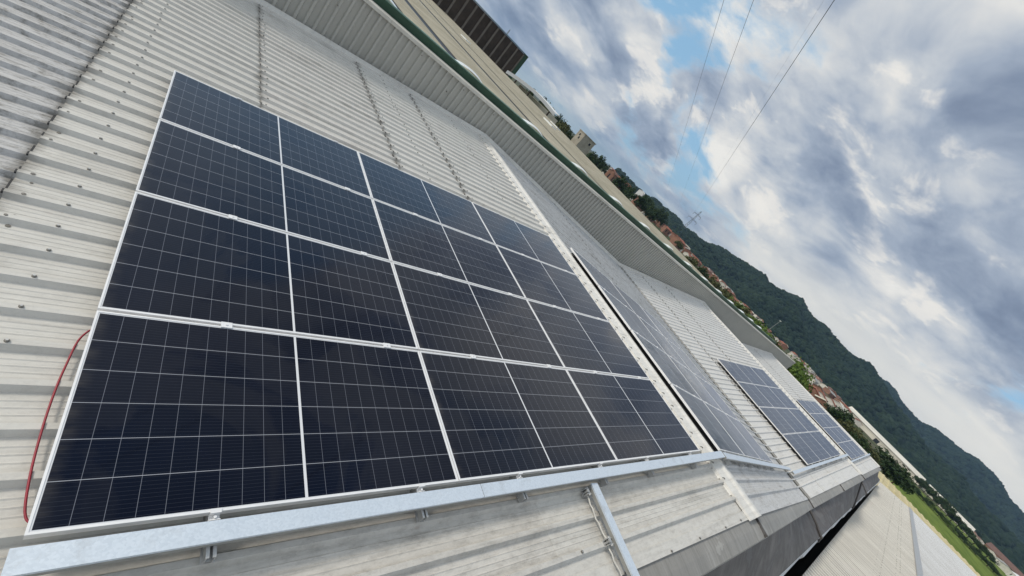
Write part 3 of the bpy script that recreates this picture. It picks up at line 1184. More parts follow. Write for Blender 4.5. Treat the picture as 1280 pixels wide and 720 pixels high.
# yellow-stained fibre cement shed roof just past the annex
ys = thing('shed', 'long shed with a yellow stained fibre cement roof beyond the annex', 'shed', T(80, -25, -9))
m, g, b = mat('yellow_fibre_cement')
c = coords(g)
n = g.noise(c, 0.5, 6, 0.65)
n2 = g.noise(c, 2.2, 4, 0.6)
col = g.mix(g.mapr(n, 0.3, 0.7), (0.48, 0.40, 0.20), (0.66, 0.575, 0.345))
col = g.mix(g.m('MULTIPLY', g.mapr(n2, 0.60, 0.75), 0.7), col, (0.76, 0.70, 0.52))
g.l.new(col, b.inputs['Base Color'])
b.inputs['Roughness'].default_value = 0.85
M['yellow'] = m
mb = MB()
prof = []
y = -62.0
while y < -1.0:
    prof += [(y, 0), (y + 0.45, 0.0), (y + 0.55, 0.09), (y + 0.75, 0.09), (y + 0.85, 0)]
    y += 0.9
mb.strip([[(x, y_, z + h) for y_, h in prof] for x, z in ((62.5, -1.95), (82, -1.75), (96, -2.0))])
mb.build('roof', M['yellow'], ys, ID4)
mb = MB()
mb.box(63, 97.6, -61.5, -1.5, -9, -2.1)
mb.build('wall', M['concrete'], ys, ID4)


# ------------------------------------------------------------------ ground and hills
def at(az, D, z=-9.0):
    a = rad(az)
    return Vector((CAM.x + D * math.sin(a), CAM.y + D * math.cos(a), z))


def ground_mat():
    m, g, b = mat('valley_ground')
    c = coords(g)
    n = g.noise(c, 0.012, 6, 0.6)
    n2 = g.noise(c, 0.09, 6, 0.65)
    col = g.mix(g.mapr(n, 0.38, 0.62), (0.058, 0.082, 0.026), (0.145, 0.125, 0.085))
    col = g.mix(g.mapr(n2, 0.45, 0.7), col, (0.040, 0.060, 0.018))
    g.l.new(col, b.inputs['Base Color'])
    b.inputs['Roughness'].default_value = 0.95
    b.inputs['Specular IOR Level'].default_value = 0.1
    return m


mb = MB()
S = 5600
mb.add([(-S, -S, -9), (S, -S, -9), (S, S, -9), (-S, S, -9)], [(0, 1, 2, 3)])
tag(mb.build('ground', ground_mat()), kind='structure')

m, g, b = mat('field_grass')
c = coords(g)
n = g.noise(g.scaled(c, (0.02, 0.12, 1)), 1.0, 6, 0.65)
g.l.new(g.mix(g.mapr(n, 0.3, 0.7), (0.095, 0.145, 0.020), (0.185, 0.240, 0.045)), b.inputs['Base Color'])
b.inputs['Roughness'].default_value = 0.95
b.inputs['Specular IOR Level'].default_value = 0.1
mb = MB()
P = [at(90.8, 170), at(94, 150), at(100, 140), at(112, 140), at(113, 900), at(101, 860), at(97, 640), at(92.6, 560)]
mb.add([(p.x, p.y, -8.94) for p in P], [tuple(range(len(P) - 1, -1, -1))])
tag(mb.build('field', m), kind='structure')

FRONT = [(15, .1), (40, .15), (50, .25), (53, .55), (55.7, .90), (58, .78), (61, .97), (63.7, 2.1), (66, 2.45), (68, 2.86), (70.7, 3.27), (72.5, 3.6), (74, 3.86), (76.6, 3.64), (78.6, 3.52), (80.7, 3.40), (83, 3.55), (85, 3.3),
         (87, 2.55), (89, 2.0), (91.4, 1.55), (94, 1.7), (97, 1.25), (99.5, 1.1), (104, .9), (112, .7), (125, .4), (150, .2)]
BACK = [(15, .2), (60, .3), (76, 1.0), (80, 2.0), (83, 3.4), (85, 3.70), (86.9, 3.20), (88.6, 3.05), (90, 3.42), (92.2, 3.56), (93.5, 3.88), (94.3, 4.02), (96, 3.47), (97.6, 3.1), (102, 2.5), (110, 2.2), (125, 1.2), (150, .4)]


def interp(tab, az):
    return np.interp(az, [p[0] for p in tab], [p[1] for p in tab])


def vnoise(x, y, seed):
    r = np.random.default_rng(seed).random((64, 64))
    xi, yi = np.floor(x).astype(int), np.floor(y).astype(int)
    fx, fy = x - xi, y - yi
    fx, fy = fx * fx * (3 - 2 * fx), fy * fy * (3 - 2 * fy)
    q = lambda a, c_: r[a % 64, c_ % 64]
    return (q(xi, yi) * (1 - fx) + q(xi + 1, yi) * fx) * (1 - fy) + (q(xi, yi + 1) * (1 - fx) + q(xi + 1, yi + 1) * fx) * fy


def hill_h(az, r, tab, r0, rr, seed):
    H = 11.3 + rr * np.tan(np.radians(interp(tab, az)))
    t = np.clip((r - r0) / (rr - r0), 0, 1)
    s = t * t * (3 - 2 * t) * 0.35 + t * 0.65
    s = np.where(r > rr, 1 - 0.55 * np.clip((r - rr) / 700, 0, 1) ** 1.3, s)
    X, Y = r * np.sin(np.radians(az)), r * np.cos(np.radians(az))
    gul = (vnoise(X / 190, Y / 190, seed) - 0.5) * 0.52 + (vnoise(X / 80, Y / 80, seed + 1) - 0.5) * 0.14
    tex = (vnoise(X / 55, Y / 55, seed + 2) - 0.5) * 26 * np.clip(t * 3, 0, 1)
    return -9.4 + tex + H * np.clip(s + gul * np.sin(np.pi * np.clip(t, 0, 1)) * (r <= rr), 0, 2)


def forest_mat(name, lo, hi):
    m, g, b = mat(name)
    c = coords(g)
    n = g.noise(c, 0.014, 5, 0.65)
    n2 = g.noise(c, 0.07, 4, 0.75)
    f = g.m('ADD', g.m('MULTIPLY', g.mapr(n, 0.35, 0.68), 0.45), g.m('MULTIPLY', g.mapr(n2, 0.35, 0.68), 0.45))
    g.l.new(g.mix(f, lo, hi), b.inputs['Base Color'])
    b.inputs['Roughness'].default_value = 0.9
    b.inputs['Specular IOR Level'].default_value = 0.1
    return m


def np_mesh(name, V, F, m, smooth=False):
    me = bpy.data.meshes.new(name)
    V = np.asarray(V, dtype=np.float32)
    F = np.asarray(F, dtype=np.int32)
    k = F.shape[1]
    me.vertices.add(len(V))
    me.vertices.foreach_set('co', V.ravel())
    me.loops.add(F.size)
    me.loops.foreach_set('vertex_index', F.ravel())
    me.polygons.add(len(F))
    me.polygons.foreach_set('loop_start', np.arange(0, F.size, k, dtype=np.int32))
    me.polygons.foreach_set('loop_total', np.full(len(F), k, dtype=np.int32))
    if smooth:
        me.polygons.foreach_set('use_smooth', np.ones(len(F), dtype=bool))
    me.materials.append(m)
    me.update(calc_edges=True)
    return me


ICO_V = []
_p = (1 + 5 ** 0.5) / 2
for a_, b_ in ((1, _p), (-1, _p), (1, -_p), (-1, -_p)):
    ICO_V += [(0, a_, b_), (a_, b_, 0), (b_, 0, a_)]
ICO_V = np.array(ICO_V) / math.sqrt(1 + _p * _p)
_f = []
for i in range(12):
    for j in range(i + 1, 12):
        for k in range(j + 1, 12):
            e = 1.1
            if all(np.linalg.norm(ICO_V[p_] - ICO_V[q_]) < e for p_, q_ in ((i, j), (j, k), (i, k))):
                nrm = np.cross(ICO_V[j] - ICO_V[i], ICO_V[k] - ICO_V[i])
                _f.append((i, j, k) if nrm @ ICO_V[i] > 0 else (i, k, j))
ICO_F = np.array(_f)


def crowns(C, Rd, seed):
    r = np.random.default_rng(seed)
    n = len(C)
    V = ICO_V[None] * (1 + (r.random((n, 12, 1)) - 0.5) * 0.55)
    V = V * Rd[:, None, None] * np.array([1, 1, 0.95])[None, None]
    a = r.random(n) * 6.283
    ca, sa = np.cos(a)[:, None], np.sin(a)[:, None]
    V = np.stack([V[..., 0] * ca - V[..., 1] * sa, V[..., 0] * sa + V[..., 1] * ca, V[..., 2]], -1)
    V = V + C[:, None, :]
    F = ICO_F[None] + (np.arange(n) * 12)[:, None, None]
    return V.reshape(-1, 3), F.reshape(-1, 3)


def hill(name, tab, r0, rr, r1, az0, az1, seed, mslope, mforest, ncrown, rad_lo, rad_hi, flabel):
    azs = np.linspace(az0, az1, 420)
    rs = np.linspace(r0, r1, 70)
    A, Rr = np.meshgrid(azs, rs, indexing='ij')
    Z = hill_h(A, Rr, tab, r0, rr, seed) - 3.0
    X = CAM.x + Rr * np.sin(np.radians(A))
    Y = CAM.y + Rr * np.cos(np.radians(A))
    V = np.stack([X, Y, Z], -1).reshape(-1, 3)
    n = len(rs)
    i, j = np.meshgrid(np.arange(len(azs) - 1), np.arange(n - 1), indexing='ij')
    q = (i * n + j).ravel()
    Fq = np.stack([q, q + 1, q + n + 1, q + n], -1)
    o = link(name, np_mesh(name, V, Fq, mslope, True))
    tag(o, kind='structure')
    r = np.random.default_rng(seed + 9)
    az = az0 + (az1 - az0) * r.random(ncrown)
    t = r.random(ncrown)
    rr_ = r0 + (rr + 60 - r0) * np.where(r.random(ncrown) < 0.25, 0.88 + 0.12 * t, t)
    z = hill_h(az, rr_, tab, r0, rr, seed)
    keep = z > -7.5
    az, rr_, z = az[keep], rr_[keep], z[keep]
    Rd = rad_lo + (rad_hi - rad_lo) * r.random(len(az)) ** 1.6
    C = np.stack([CAM.x + rr_ * np.sin(np.radians(az)), CAM.y + rr_ * np.cos(np.radians(az)), z - 3.0 + Rd * 0.35], -1)
    V, F = crowns(C, Rd, seed + 3)
    o = link('hillside_forest', np_mesh('hillside_forest', V, F, mforest))
    tag(o, flabel, 'forest', kind='stuff')


mh = forest_mat('hill_slope', (0.006, 0.012, 0.006), (0.016, 0.024, 0.010))
mf = forest_mat('forest_canopy', (0.005, 0.015, 0.009), (0.032, 0.052, 0.025))
hill('front_hill', FRONT, 1180, 1750, 2500, 48, 112, 21, mh, mf, 30000, 3.5, 10.5, 'dark green wooded hillside rising behind the red roofed town')
hill('back_hill', BACK, 2300, 3000, 3800, 74, 114, 55, mh, mf, 16000, 6.0, 12.0, 'farther blue-green wooded ridge behind the front hill on the right')


# ------------------------------------------------------------------ trees
def tree_mesh(seed, h, w, leaf, mleaf):
    """tapered trunk with limbs (trunk mesh) and a crown of leaf clumps (crown mesh)"""
    r = random.Random(seed)
    tb = MB()
    tb.tube([(0, 0, 0), (r.uniform(-.02, .02) * h, r.uniform(-.02, .02) * h, h * 0.35), (r.uniform(-.05, .05) * h, r.uniform(-.05, .05) * h, h * 0.8)], h * 0.030, 7, True, h * 0.008)
    cents = []
    nl = 11
    for i in range(nl):
        a = i * 2.4 + r.uniform(-.4, .4)
        z0 = h * r.uniform(0.24, 0.60)
        ln = w * r.uniform(0.28, 0.50)
        tip = Vector((math.cos(a) * ln, math.sin(a) * ln, min(h * 0.93, z0 + h * r.uniform(0.06, 0.30))))
        tb.tube([(0, 0, z0), tip * 0.55 + Vector((0, 0, z0 * 0.42)), tip], h * 0.012, 5, True, h * 0.004)
        cents.append((tip, w * r.uniform(0.15, 0.25)))
    for i in range(7):
        cents.append((Vector((r.uniform(-.22, .22) * w, r.uniform(-.22, .22) * w, h * r.uniform(0.55, 0.93))), w * r.uniform(0.15, 0.23)))
    cb_ = MB()
    for c_, rr_ in cents:
        for i in range(85):
            d = Vector((r.gauss(0, 1), r.gauss(0, 1), r.gauss(0, 0.8)))
            d = d.normalized() * rr_ * (r.random() ** 0.45) * 1.12
            p = c_ + d
            nrm = (d.normalized() + Vector((r.gauss(0, .6), r.gauss(0, .6), r.gauss(0, .6) + 0.35))).normalized()
            u_ = nrm.orthogonal().normalized()
            v_ = nrm.cross(u_)
            s = leaf * r.uniform(0.6, 1.3)
            an_ = r.random() * 6.28
            u2 = u_ * math.cos(an_) + v_ * math.sin(an_)
            v2 = nrm.cross(u2)
            cb_.add([p - u2 * s, p + v2 * s * 0.6, p + u2 * s, p - v2 * s * 0.6], [(0, 1, 2, 3)])
    return tb.mesh('trunk', M['bark']), cb_.mesh('crown', mleaf)


TREES = {}
for nm, mm, spec in (('bright', M['leafb'], (9, 8)), ('dark', M['leafd'], (9, 7.5)), ('olive', M['leafo'], (7, 7)), ('tall', M['leafd'], (13, 6))):
    TREES[nm] = [tree_mesh(hash(nm) % 97 + i if False else {'bright': 3, 'dark': 33, 'olive': 63, 'tall': 93}[nm] + i, *spec, 0.42, mm) for i in range(2)]


def tree(az, D, h, w, kind, label, group=None, z=-9.0):
    tm, cm = TREES[kind][random.randrange(2)]
    bh, bw = {'bright': (9, 8), 'dark': (9, 7.5), 'olive': (7, 7), 'tall': (13, 6)}[kind]
    p = at(az, D, z)
    Fm = Matrix.Translation(p) @ Matrix.Rotation(random.uniform(0, 6.28), 4, 'Z') @ Matrix.Diagonal((w / bw, w / bw, h / bh, 1))
    t = thing('tree', label, 'tree', Fm, group)
    link('trunk', tm, t)
    link('crown', cm, t)
    return t


G1 = 'trees just past the end of the roofs'
for i, (az, D, h, w, kd) in enumerate([(78.6, 135, 8.8, 8, 'bright'), (79.7, 128, 8.2, 7, 'bright'), (80.5, 140, 8.0, 6.5, 'bright'), (79.3, 150, 10.0, 8, 'bright'), (80.0, 112, 6.4, 6, 'bright'), (81.0, 120, 6.2, 5, 'bright')]):
    tree(az, D, h, w, kd, 'bright green leafy tree in the clump behind the far end of the beige wall', G1)
G2 = 'bright green trees behind the beige wall'
for i, (az, D, h, w, kd) in enumerate([(72.8, 165, 9.4, 8, 'bright'), (73.8, 160, 9.6, 8, 'bright'), (74.7, 150, 9.3, 9, 'bright'), (75.6, 150, 8.8, 8, 'bright'), (76.3, 145, 8.6, 7, 'olive'), (71.6, 190, 9.2, 9, 'olive'), (70.4, 210, 9.0, 9, 'bright'), (68.3, 230, 8.7, 8, 'olive'), (66.2, 240, 8.4, 9, 'olive'), (64.6, 240, 8.6, 9, 'dark'), (62.9, 240, 8.4, 8, 'olive')]):
    tree(az, D, h, w, kd, '%s tree in the line above the beige wall and tan roofs' % {'bright': 'bright green', 'olive': 'olive green', 'dark': 'dark green'}[kd], G2)
G3 = 'trees and bushes along the track right of the roof end'
for i, (az, D, h, w, kd) in enumerate([(84.8, 225, 7.0, 8, 'dark'), (85.6, 215, 8.6, 10, 'dark'), (86.3, 205, 6.4, 7, 'olive'), (87.1, 205, 6.6, 9, 'olive'), (88.0, 200, 6.2, 7, 'dark'), (88.8, 205, 5.6, 9, 'olive'), (90.0, 210, 6.5, 10, 'dark'), (91.0, 215, 8.6, 13, 'dark'), (91.9, 225, 8.0, 10, 'dark'), (86.6, 150, 3.4, 7, 'bright'), (87.6, 155, 3.6, 8, 'bright'), (88.5, 160, 3.6, 8, 'bright'), (85.2, 150, 4.2, 7, 'bright'), (84.2, 145, 4.2, 7, 'bright'), (89.6, 165, 3.4, 8, 'olive'), (83.2, 145, 4.4, 6, 'olive')]):
    tree(az, D, h, w, kd, '%s in the row between the last array and the white factory' % {'dark': 'dark green tree', 'bright': 'low bright green bush', 'olive': 'olive green tree'}[kd], G3)
G4 = 'trees along the far edge of the green field'
for i, az in enumerate([92.7, 93.1, 93.5, 93.9, 94.3, 94.7, 95.1, 95.6, 96.0, 96.5, 97.0, 97.4, 97.9, 98.4, 98.9]):
    tree(az, 570 - 4 * i + random.uniform(-12, 12), random.uniform(7, 10.5) if i < 8 else random.uniform(5, 8), random.uniform(9, 13), 'dark', 'dark tree on the far edge of the green field before the factories', G4)
G5 = 'low hedge bushes on the near side of the green field'
for i in range(20):
    az = 92.2 + i * 0.45
    tree(az, 395 + random.uniform(-10, 10), random.uniform(1.8, 3.6), random.uniform(6, 11), 'dark' if i % 3 else 'bright', '%s green hedge bush along the near edge of the field' % ('dark' if i % 3 else 'bright'), G5)
G6 = 'trees on the skyline left of the hill'
for i, (az, D, el, w, kd) in enumerate([(45.6, 330, .35, 8, 'dark'), (49.1, 300, .45, 8, 'tall'), (49.5, 310, .30, 8, 'dark'), (50.6, 340, .1, 9, 'dark'), (51.3, 320, .25, 8, 'dark'), (52.9, 320, .75, 8, 'tall'), (53.3, 330, .70, 9, 'dark'), (54.2, 360, .5, 10, 'dark'), (55.0, 380, .4, 11, 'dark'), (60.2, 420, -.5, 9, 'olive'), (33.4, 200, .2, 6, 'dark'), (35.3, 210, .45, 6, 'dark'), (36.2, 200, .15, 8, 'olive'), (39.2, 230, .05, 8, 'olive'), (46.6, 400, .1, 11, 'dark'), (53.8, 480, .75, 13, 'dark'), (55.6, 500, .95, 14, 'dark'), (56.3, 500, .8, 13, 'dark'), (38.0, 260, .30, 7, 'dark'), (40.2, 240, -.2, 7, 'dark'), (44.4, 300, .0, 7, 'dark')]):
    tree(az, D, 11.3 + D * math.tan(rad(el)), w, kd, '%s on the skyline above the tan roofs' % {'dark': 'dark round tree', 'tall': 'tall narrow dark tree', 'olive': 'olive green tree'}[kd], G6)


# ------------------------------------------------------------------ far buildings
def house(az, D, w, dpt, h, rot, roofm, wallm, label, group=None, z=-9.0, rise=1.6, name='house'):
    t = thing(name, label, 'house', Matrix.Translation(at(az, D, z)) @ Matrix.Rotation(rad(rot), 4, 'Z'), group)
    mb = MB()
    a, b2 = w / 2, dpt / 2
    mb.box(-a, a, -b2, b2, 0, h)
    mb.add([(-a, -b2, h), (-a, b2, h), (-a, 0, h + rise * 0.96)], [(0, 2, 1)])
    mb.add([(a, -b2, h), (a, b2, h), (a, 0, h + rise * 0.96)], [(0, 1, 2)])
    mb.build('wall', wallm, t)
    mb = MB()
    e = 0.4
    for s in (-1, 1):
        r0 = [(-a - e, s * (b2 + e), h - 0.12), (-a - e, 0, h + rise), (-a - e, 0, h + rise + 0.16), (-a - e, s * (b2 + e), h + 0.06)]
        mb.prism(r0, [(a + e, y, z_) for x, y, z_ in r0])
    mb.build('roof', roofm, t)
    near = D < 450
    n = max(2, int(w / 3)) if near else 2
    for i in range(n):
        x = -a + (i + 0.5) * w / n
        for sd_ in (-1, 1):
            wb = MB()
            wb.box(x - 0.55, x + 0.55, sd_ * b2 - 0.06, sd_ * b2 + 0.06, h * 0.42, h * 0.80)
            wb.build('window', M['window'], t)
    for sd_ in (-1, 1) if near else ():
        wb = MB()
        wb.box(sd_ * a - 0.06, sd_ * a + 0.06, -0.6, 0.6, h * 0.40, h * 0.80)
        wb.build('window', M['window'], t)
    return t


GH = 'small houses of the town below the hill'
# nearer red roofed houses seen past the roof end
for az, D, w, dp, h, rot, rm, wm, lab in [
    (81.9, 262, 15, 8, 3.4, 8, 'tile', 'wallb', 'long red roofed brick house nearest the bright green trees'),
    (82.6, 285, 13, 8, 3.6, 6, 'tile', 'wallw', 'red roofed house with pale walls, second behind the roof end'),
    (83.3, 240, 9, 7, 3.2, 10, 'cream', 'wallb', 'house with a cream roof closest to the second gable edge'),
    (82.2, 330, 14, 8, 4.2, 4, 'tile2', 'wallb', 'brown roofed house behind the two red roofed houses'),
    (83.5, 320, 12, 8, 4.2, 4, 'tile', 'wallw', 'white walled house with a red roof left of the dark trees'),
    (80.9, 420, 16, 9, 5, 0, 'greyroof', 'wallw', 'white house with a grey roof above the bright green trees'),
    (84.3, 380, 14, 8, 5, 3, 'white', 'wallw', 'white flat looking house just left of the long white factory'),
]:
    house(az, D, w, dp, h, rot, M[rm], M[wm], lab)
rh = random.Random(4)
for i in range(84):
    az = rh.uniform(60.5, 86.5)
    D = rh.uniform(480, 1080)
    rm = rh.choice(['tile', 'tile', 'tile2', 'tile', 'tile', 'greyroof', 'cream'])
    wm = rh.choice(['wallw', 'wallb', 'wallw'])
    w = rh.uniform(8, 20)
    nm = {'tile': 'red roofed', 'tile2': 'brown roofed', 'greyroof': 'grey roofed', 'cream': 'cream roofed'}[rm]
    wn = {'wallw': 'pale walled', 'wallb': 'brick walled'}[wm]
    house(az, D, w, rh.uniform(7, 10), rh.uniform(3.0, 6.0), rh.uniform(-30, 40), M[rm], M[wm], 'tiny far-off %s %s house in the town strip below the wooded hill' % (nm, wn), GH)
for i in range(48):
    az = rh.uniform(46.5, 62) if i < 22 else rh.uniform(53.5, 60.5)
    D = rh.uniform(420, 800)
    rm = rh.choice(['tile', 'tile', 'tile', 'tile2', 'greyroof'])
    wm = rh.choice(['wallw', 'wallb', 'wallb'])
    nm = {'tile': 'red roofed', 'tile2': 'brown roofed', 'greyroof': 'grey roofed'}[rm]
    wn = {'wallw': 'pale walled', 'wallb': 'brick walled'}[wm]
    elt = -0.30 if az > 53.5 else 0.0
    top = 11.3 + D * math.tan(rad(elt + rh.uniform(-.35, .15)))
    house(az, D, rh.uniform(8, 15), rh.uniform(7, 10), max(2.6, top - 1.6), rh.uniform(-30, 40), M[rm], M[wm], 'small %s %s house peeping over the far edge of the tan roofs' % (nm, wn), 'small houses beyond the tan roofs')
for i in range(16):
    az = rh.uniform(95.0, 101)
    D = rh.uniform(620, 900)
    rm = rh.choice(['white', 'greyroof', 'tile2', 'white', 'tile'])
    nm = {'white': 'white roofed', 'greyroof': 'grey roofed', 'tile2': 'brown roofed', 'tile': 'red roofed'}[rm]
    house(az, D, rh.uniform(10, 26), rh.uniform(8, 12), rh.uniform(3.0, 6.0), rh.uniform(-20, 20), M[rm], M['wallw'], 'tiny far-off %s building beyond the green field' % nm, 'small buildings beyond the green field')
# white villa on the rise at the foot of the hill
house(52.2, 620, 10, 9, 17.5, 20, M['white'], M['white'], 'tall bright white apartment house on the skyline where the wooded hill begins')
house(47.9, 360, 8, 7, 10.0, 15, M['tile2'], M['wallb'], 'dark brick house on the skyline right of the concrete tower')

# dark brown ribbed shed on the left skyline
def shed_wall():
    t = thing('industrial_hall', 'dark brown ribbed industrial hall on the left skyline with green corner trim', 'building', T(45, 101, -9))
    x0, x1, y0, y1 = 14.0, 58.6, 99.0, 125.0
    zt = 6.95
    mb = MB()
    mb.box(x0, x1, y0, y1, -9, zt)
    mb.build('wall', M['brown'], t, ID4)
    x = x0 + 0.8
    while x < x1 - 1:
        mb = MB()
        mb.box(x - 0.22, x + 0.22, y0 - 0.16, y0 - 0.005, -4, zt - 0.15)
        mb.build('wall_post', M['brownrib'], t, ID4)
        x += 2.25
    mb = MB()
    mb.box(x1 - 0.9, x1 + 0.25, y0 - 0.2, y0 + 0.4, -4, zt + 0.05)
    mb.box(x0, x1 + 0.25, y0 - 0.25, y0 + 0.2, zt + 0.06, zt + 0.22)
    mb.build('corner_trim', M['green'], t, ID4)
    mb = MB()
    mb.tube([(51.5, y0 + 1, zt), (51.5, y0 + 1, zt + 1.4)], 0.09, 6)
    mb.build('vent_pipe', M['steel'], t, ID4)


shed_wall()
# white arched canopy on posts
def canopy():
    p0, p1 = at(29.6, 92, 0), at(37.3, 88, 0)
    t = thing('canopy', 'long white arched canopy on dark posts beyond the tan roofs', 'canopy', T(p0.x, p0.y, -9))
    dv_ = (p1 - p0)
    n_ = Vector((-dv_.y, dv_.x, 0)).normalized() * 5.0
    if n_.y < 0:
        n_ = -n_
    mb = MB()
    rows = []
    for i in range(13):
        q = i / 12
        z = 1.85 + 0.50 * q + 0.62 * math.sin(math.pi * q)
        p = p0 + dv_ * q
        rows.append([(p.x, p.y, z - 0.62), (p.x, p.y, z), (p.x + n_.x, p.y + n_.y, z + 0.15), (p.x + n_.x, p.y + n_.y, z - 0.15)])
    mb.strip(rows)
    mb.build('roof', M['white'], t, ID4)
    for q in (0.22, 0.5, 0.93):
        p = p0 + dv_ * q
        mb = MB()
        mb.tube([(p.x, p.y + 0.3, -9), (p.x, p.y + 0.3, 1.5 + 0.5 * q + 0.60 * math.sin(math.pi * q))], 0.16, 8)
        mb.build('post', M['brown'], t, ID4)
    mb = MB()
    p = p0 + dv_ * 0.55 + n_ * 1.3
    mb.box(p.x - 5, p.x + 6, p.y - 1, p.y + 2, -9, 1.55)
    mb.build('back_wall', M['cream'], t, ID4)


canopy()


def tower():
    c0 = at(42.3, 140)
    t = thing('concrete_tower', 'square bare concrete stair tower on the skyline with small dark windows', 'tower', T(c0.x, c0.y, -9) @ Matrix.Rotation(rad(-8), 4, 'Z'))
    mb = MB()
    mb.box(-2.55, 2.55, -2.1, 2.1, 0, 13.0)
    mb.build('wall', M['concrete'], t)
    mb = MB()
    mb.box(-2.7, 2.7, -2.25, 2.25, 13.01, 13.25)
    mb.build('roof_slab', M['concrete'], t)
    for dx, dz in ((-2.56, 12.0), (-2.56, 11.1)):
        mb = MB()
        mb.box(dx - 0.03, dx + 0.05, -0.5 + (0.5 if dz > 11.5 else -0.1), 0.2 + (0.5 if dz > 11.5 else -0.1), dz - 0.35, dz + 0.35)
        mb.build('window', M['window'], t)
    mb = MB()
    mb.box(0.6, 1.3, -2.14, -2.05, 11.4, 12.1)
    mb.build('window', M['window'], t)


tower()


def factory(az0, az1, D, ztop, zeave, roofm, wallm, label, doors):
    p0, p1 = at(az0, D), at(az1, D)
    dv_ = p1 - p0
    L = dv_.length
    a = math.atan2(dv_.y, dv_.x)
    t = thing('factory', label, 'factory', T(p0.x, p0.y, -9) @ Matrix.Rotation(a, 4, 'Z'))
    W = 46.0
    mb = MB()
    mb.box(0, L, 0, W, 0, zeave + 9)
    mb.build('wall', wallm, t)
    mb = MB()
    r0 = [(-0.5, -0.8, zeave + 9.03), (-0.5, W * 0.5, ztop + 9), (-0.5, W + 0.8, zeave + 9.03), (-0.5, W * 0.5, zeave + 9.02)]
    mb.prism(r0, [(L + 0.5, y, z) for x, y, z in r0])
    mb.build('roof', roofm, t)
    mb = MB()
    mb.box(0, L, -0.95, -0.82, zeave + 8.7, zeave + 9.0)
    mb.build('eave_gutter', M['brownrib'], t)
    for q, w, h in doors:
        mb = MB()
        mb.box(L * q - w / 2, L * q + w / 2, -0.12, 0.05, 0.02, h)
        mb.build('door', M['window'], t)
    return t


M['factroof'] = plain('cream_factory_roof', (0.74, 0.70, 0.60), 0.7, 0, 0.12, 0.05)
M['factwall'] = plain('cream_factory_wall', (0.66, 0.62, 0.53), 0.8, 0, 0.15, 0.05)
factory(84.9, 92.9, 640, 0.9, -3.0, M['factroof'], M['factwall'], 'very long cream white factory hall with one dark door below the wooded hill', ((0.45, 5, 4.0), (0.60, 3, 3.2), (0.15, 3, 3)))
factory(93.2, 97.2, 670, 0.0, -3.4, M['factroof'], M['factwall'], 'shorter cream factory hall half hidden by dark trees beyond the field', ((0.3, 4, 4.0), (0.7, 3, 3.2)))
factory(98.2, 104, 700, 1.4, -2.6, M['tile2'], M['wallb'], 'brown brick works at the far right beyond the field', ((0.2, 4, 4.0), (0.6, 3, 3.2)))


# ------------------------------------------------------------------ pylon, wires, lamp post
def pylon():
    D = 1650.0
    c0 = at(59.0, D)
    z0, z1 = 2.3 + D * math.tan(rad(0.75)), 2.3 + D * math.tan(rad(3.75))
    t = thing('pylon', 'thin steel lattice power pylon standing on the wooded hill crest', 'pylon', T(c0.x, c0.y, z0) @ Matrix.Rotation(rad(-59), 4, 'Z'))
    H = z1 - z0
    mb = MB()
    for sx in (-1, 1):
        for sy in (-1, 1):
            mb.tube([(sx * 4.5, sy * 4.5, 0), (sx * 1.2, sy * 1.2, H)], 0.55, 5)
    n = 9
    for i in range(n):
        a, b2 = i / n, (i + 1) / n
        w0, w1 = 4.5 - 3.3 * a, 4.5 - 3.3 * b2
        for s in (-1, 1):
            mb.tube([(-w0, s * w0, a * H), (w1, s * w1, b2 * H)], 0.3, 4)
            mb.tube([(w0, s * w0, a * H), (-w1, s * w1, b2 * H)], 0.3, 4)
    mb.build('mast', M['steel'], t)
    for q, L in ((0.55, 19), (0.80, 15)):
        mb = MB()
        mb.tube([(-L, 0, H * q), (L, 0, H * q)], 0.6, 5)
        for s in (-1, 1):
            mb.tube([(s * L, 0, H * q), (0, 0, H * q + 4)], 0.35, 4)
            mb.tube([(s * L, 0, H * q), (s * L, 0, H * q - 9)], 0.5, 4)
        mb.build('crossarm', M['steel'], t)
    return z0, H


pz0, pH = pylon()


def ray(px, py):
    return (R0 * ((px - 640) / 523.394) + R1 * ((py - 360) / 523.394) + R2).normalized()


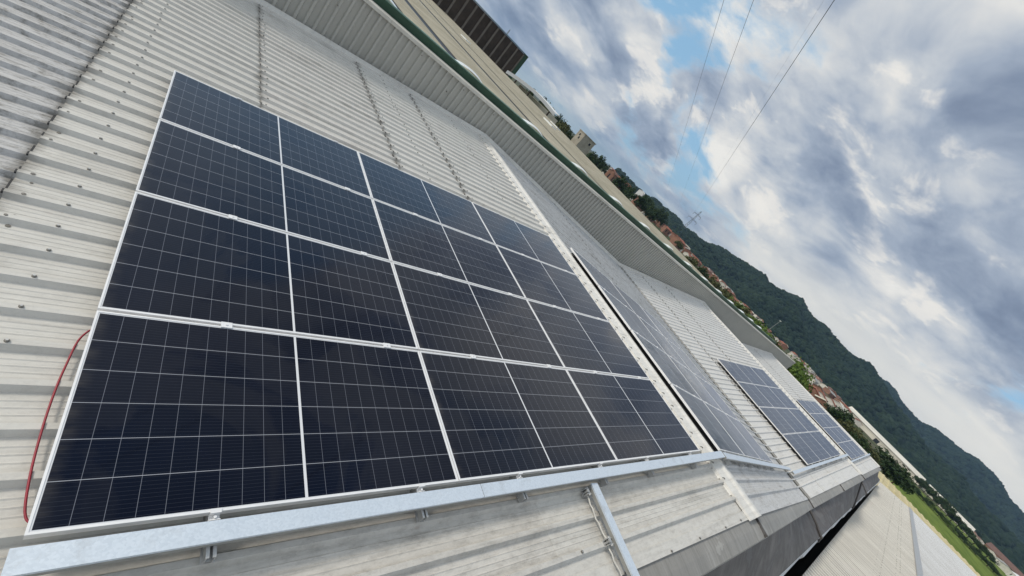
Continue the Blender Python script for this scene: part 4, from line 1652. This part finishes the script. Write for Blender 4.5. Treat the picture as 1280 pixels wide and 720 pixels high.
def power_line(near_px, end_px, hgt, label, r):
    d = ray(*near_px)
    A = CAM + d * ((hgt - CAM.z) / d.z)
    Bp = CAM + ray(*end_px) * 1650
    n = 60
    ext = -0.12
    pts = []
    for i in range(n + 1):
        q = (i / n) ** 2
        q = ext + (1 - ext) * q
        p = A + (Bp - A) * q
        s = max(q, 0)
        p.z -= 4.0 * s * (1 - s)
        pts.append(p)
    mb = MB()
    mb.tube(pts, r, 5)
    tag(mb.build('power_line', M['wire']), label, 'power line', 'overhead power lines')


power_line((905, 0), (830, 251), 40, 'leftmost overhead power line crossing the blue gap in the clouds', 0.038)
power_line((942, 0), (847, 262), 40, 'middle overhead power line crossing the blue gap in the clouds', 0.038)
power_line((1043, 0), (866, 269), 40, 'rightmost and thickest overhead power line running to the hill crest', 0.052)
power_line((1030, 0), (864, 266), 46, 'faint thin overhead wire just left of the thickest power line', 0.010)


def lamp_post(az, D, el_top, label):
    c0 = at(az, D)
    h = 11.3 + D * math.tan(rad(el_top))
    t = thing('street_lamp', label, 'street lamp', T(c0.x, c0.y, -9) @ Matrix.Rotation(rad(20), 4, 'Z'))
    mb = MB()
    mb.tube([(0, 0, 0), (0, 0, h)], 0.10, 7, True, 0.06)
    mb.build('pole', M['alu_dull'], t)
    for s in (-1, 1):
        mb = MB()
        mb.tube([(0, 0, h), (s * 1.3, 0, h + 0.3)], 0.08, 6)
        mb.build('arm', M['alu_dull'], t)
        mb = MB()
        mb.box(s * 1.1, s * 2.3, -0.3, 0.3, h + 0.18, h + 0.42)
        mb.build('lamp_head', M['white'], t)


lamp_post(74.4, 230, 0.95, 'tall white topped lamp post above the bright green trees')

# ------------------------------------------------------------------ air: one even, thin haze
mb = MB()
mb.box(-S + 50, S - 50, -S + 50, S - 50, -12, 300)
m = bpy.data.materials.new('haze')
m.use_nodes = True
g = NT(m.node_tree)
g.n.clear()
out = g.new('ShaderNodeOutputMaterial')
pvm = g.new('ShaderNodeVolumePrincipled')
pvm.inputs['Color'].default_value = (0.42, 0.64, 0.95, 1)
pvm.inputs['Density'].default_value = 0.00008
pvm.inputs['Anisotropy'].default_value = 0.2
g.l.new(pvm.outputs[0], out.inputs['Volume'])
o = mb.build('haze', m)
tag(o, kind='stuff')
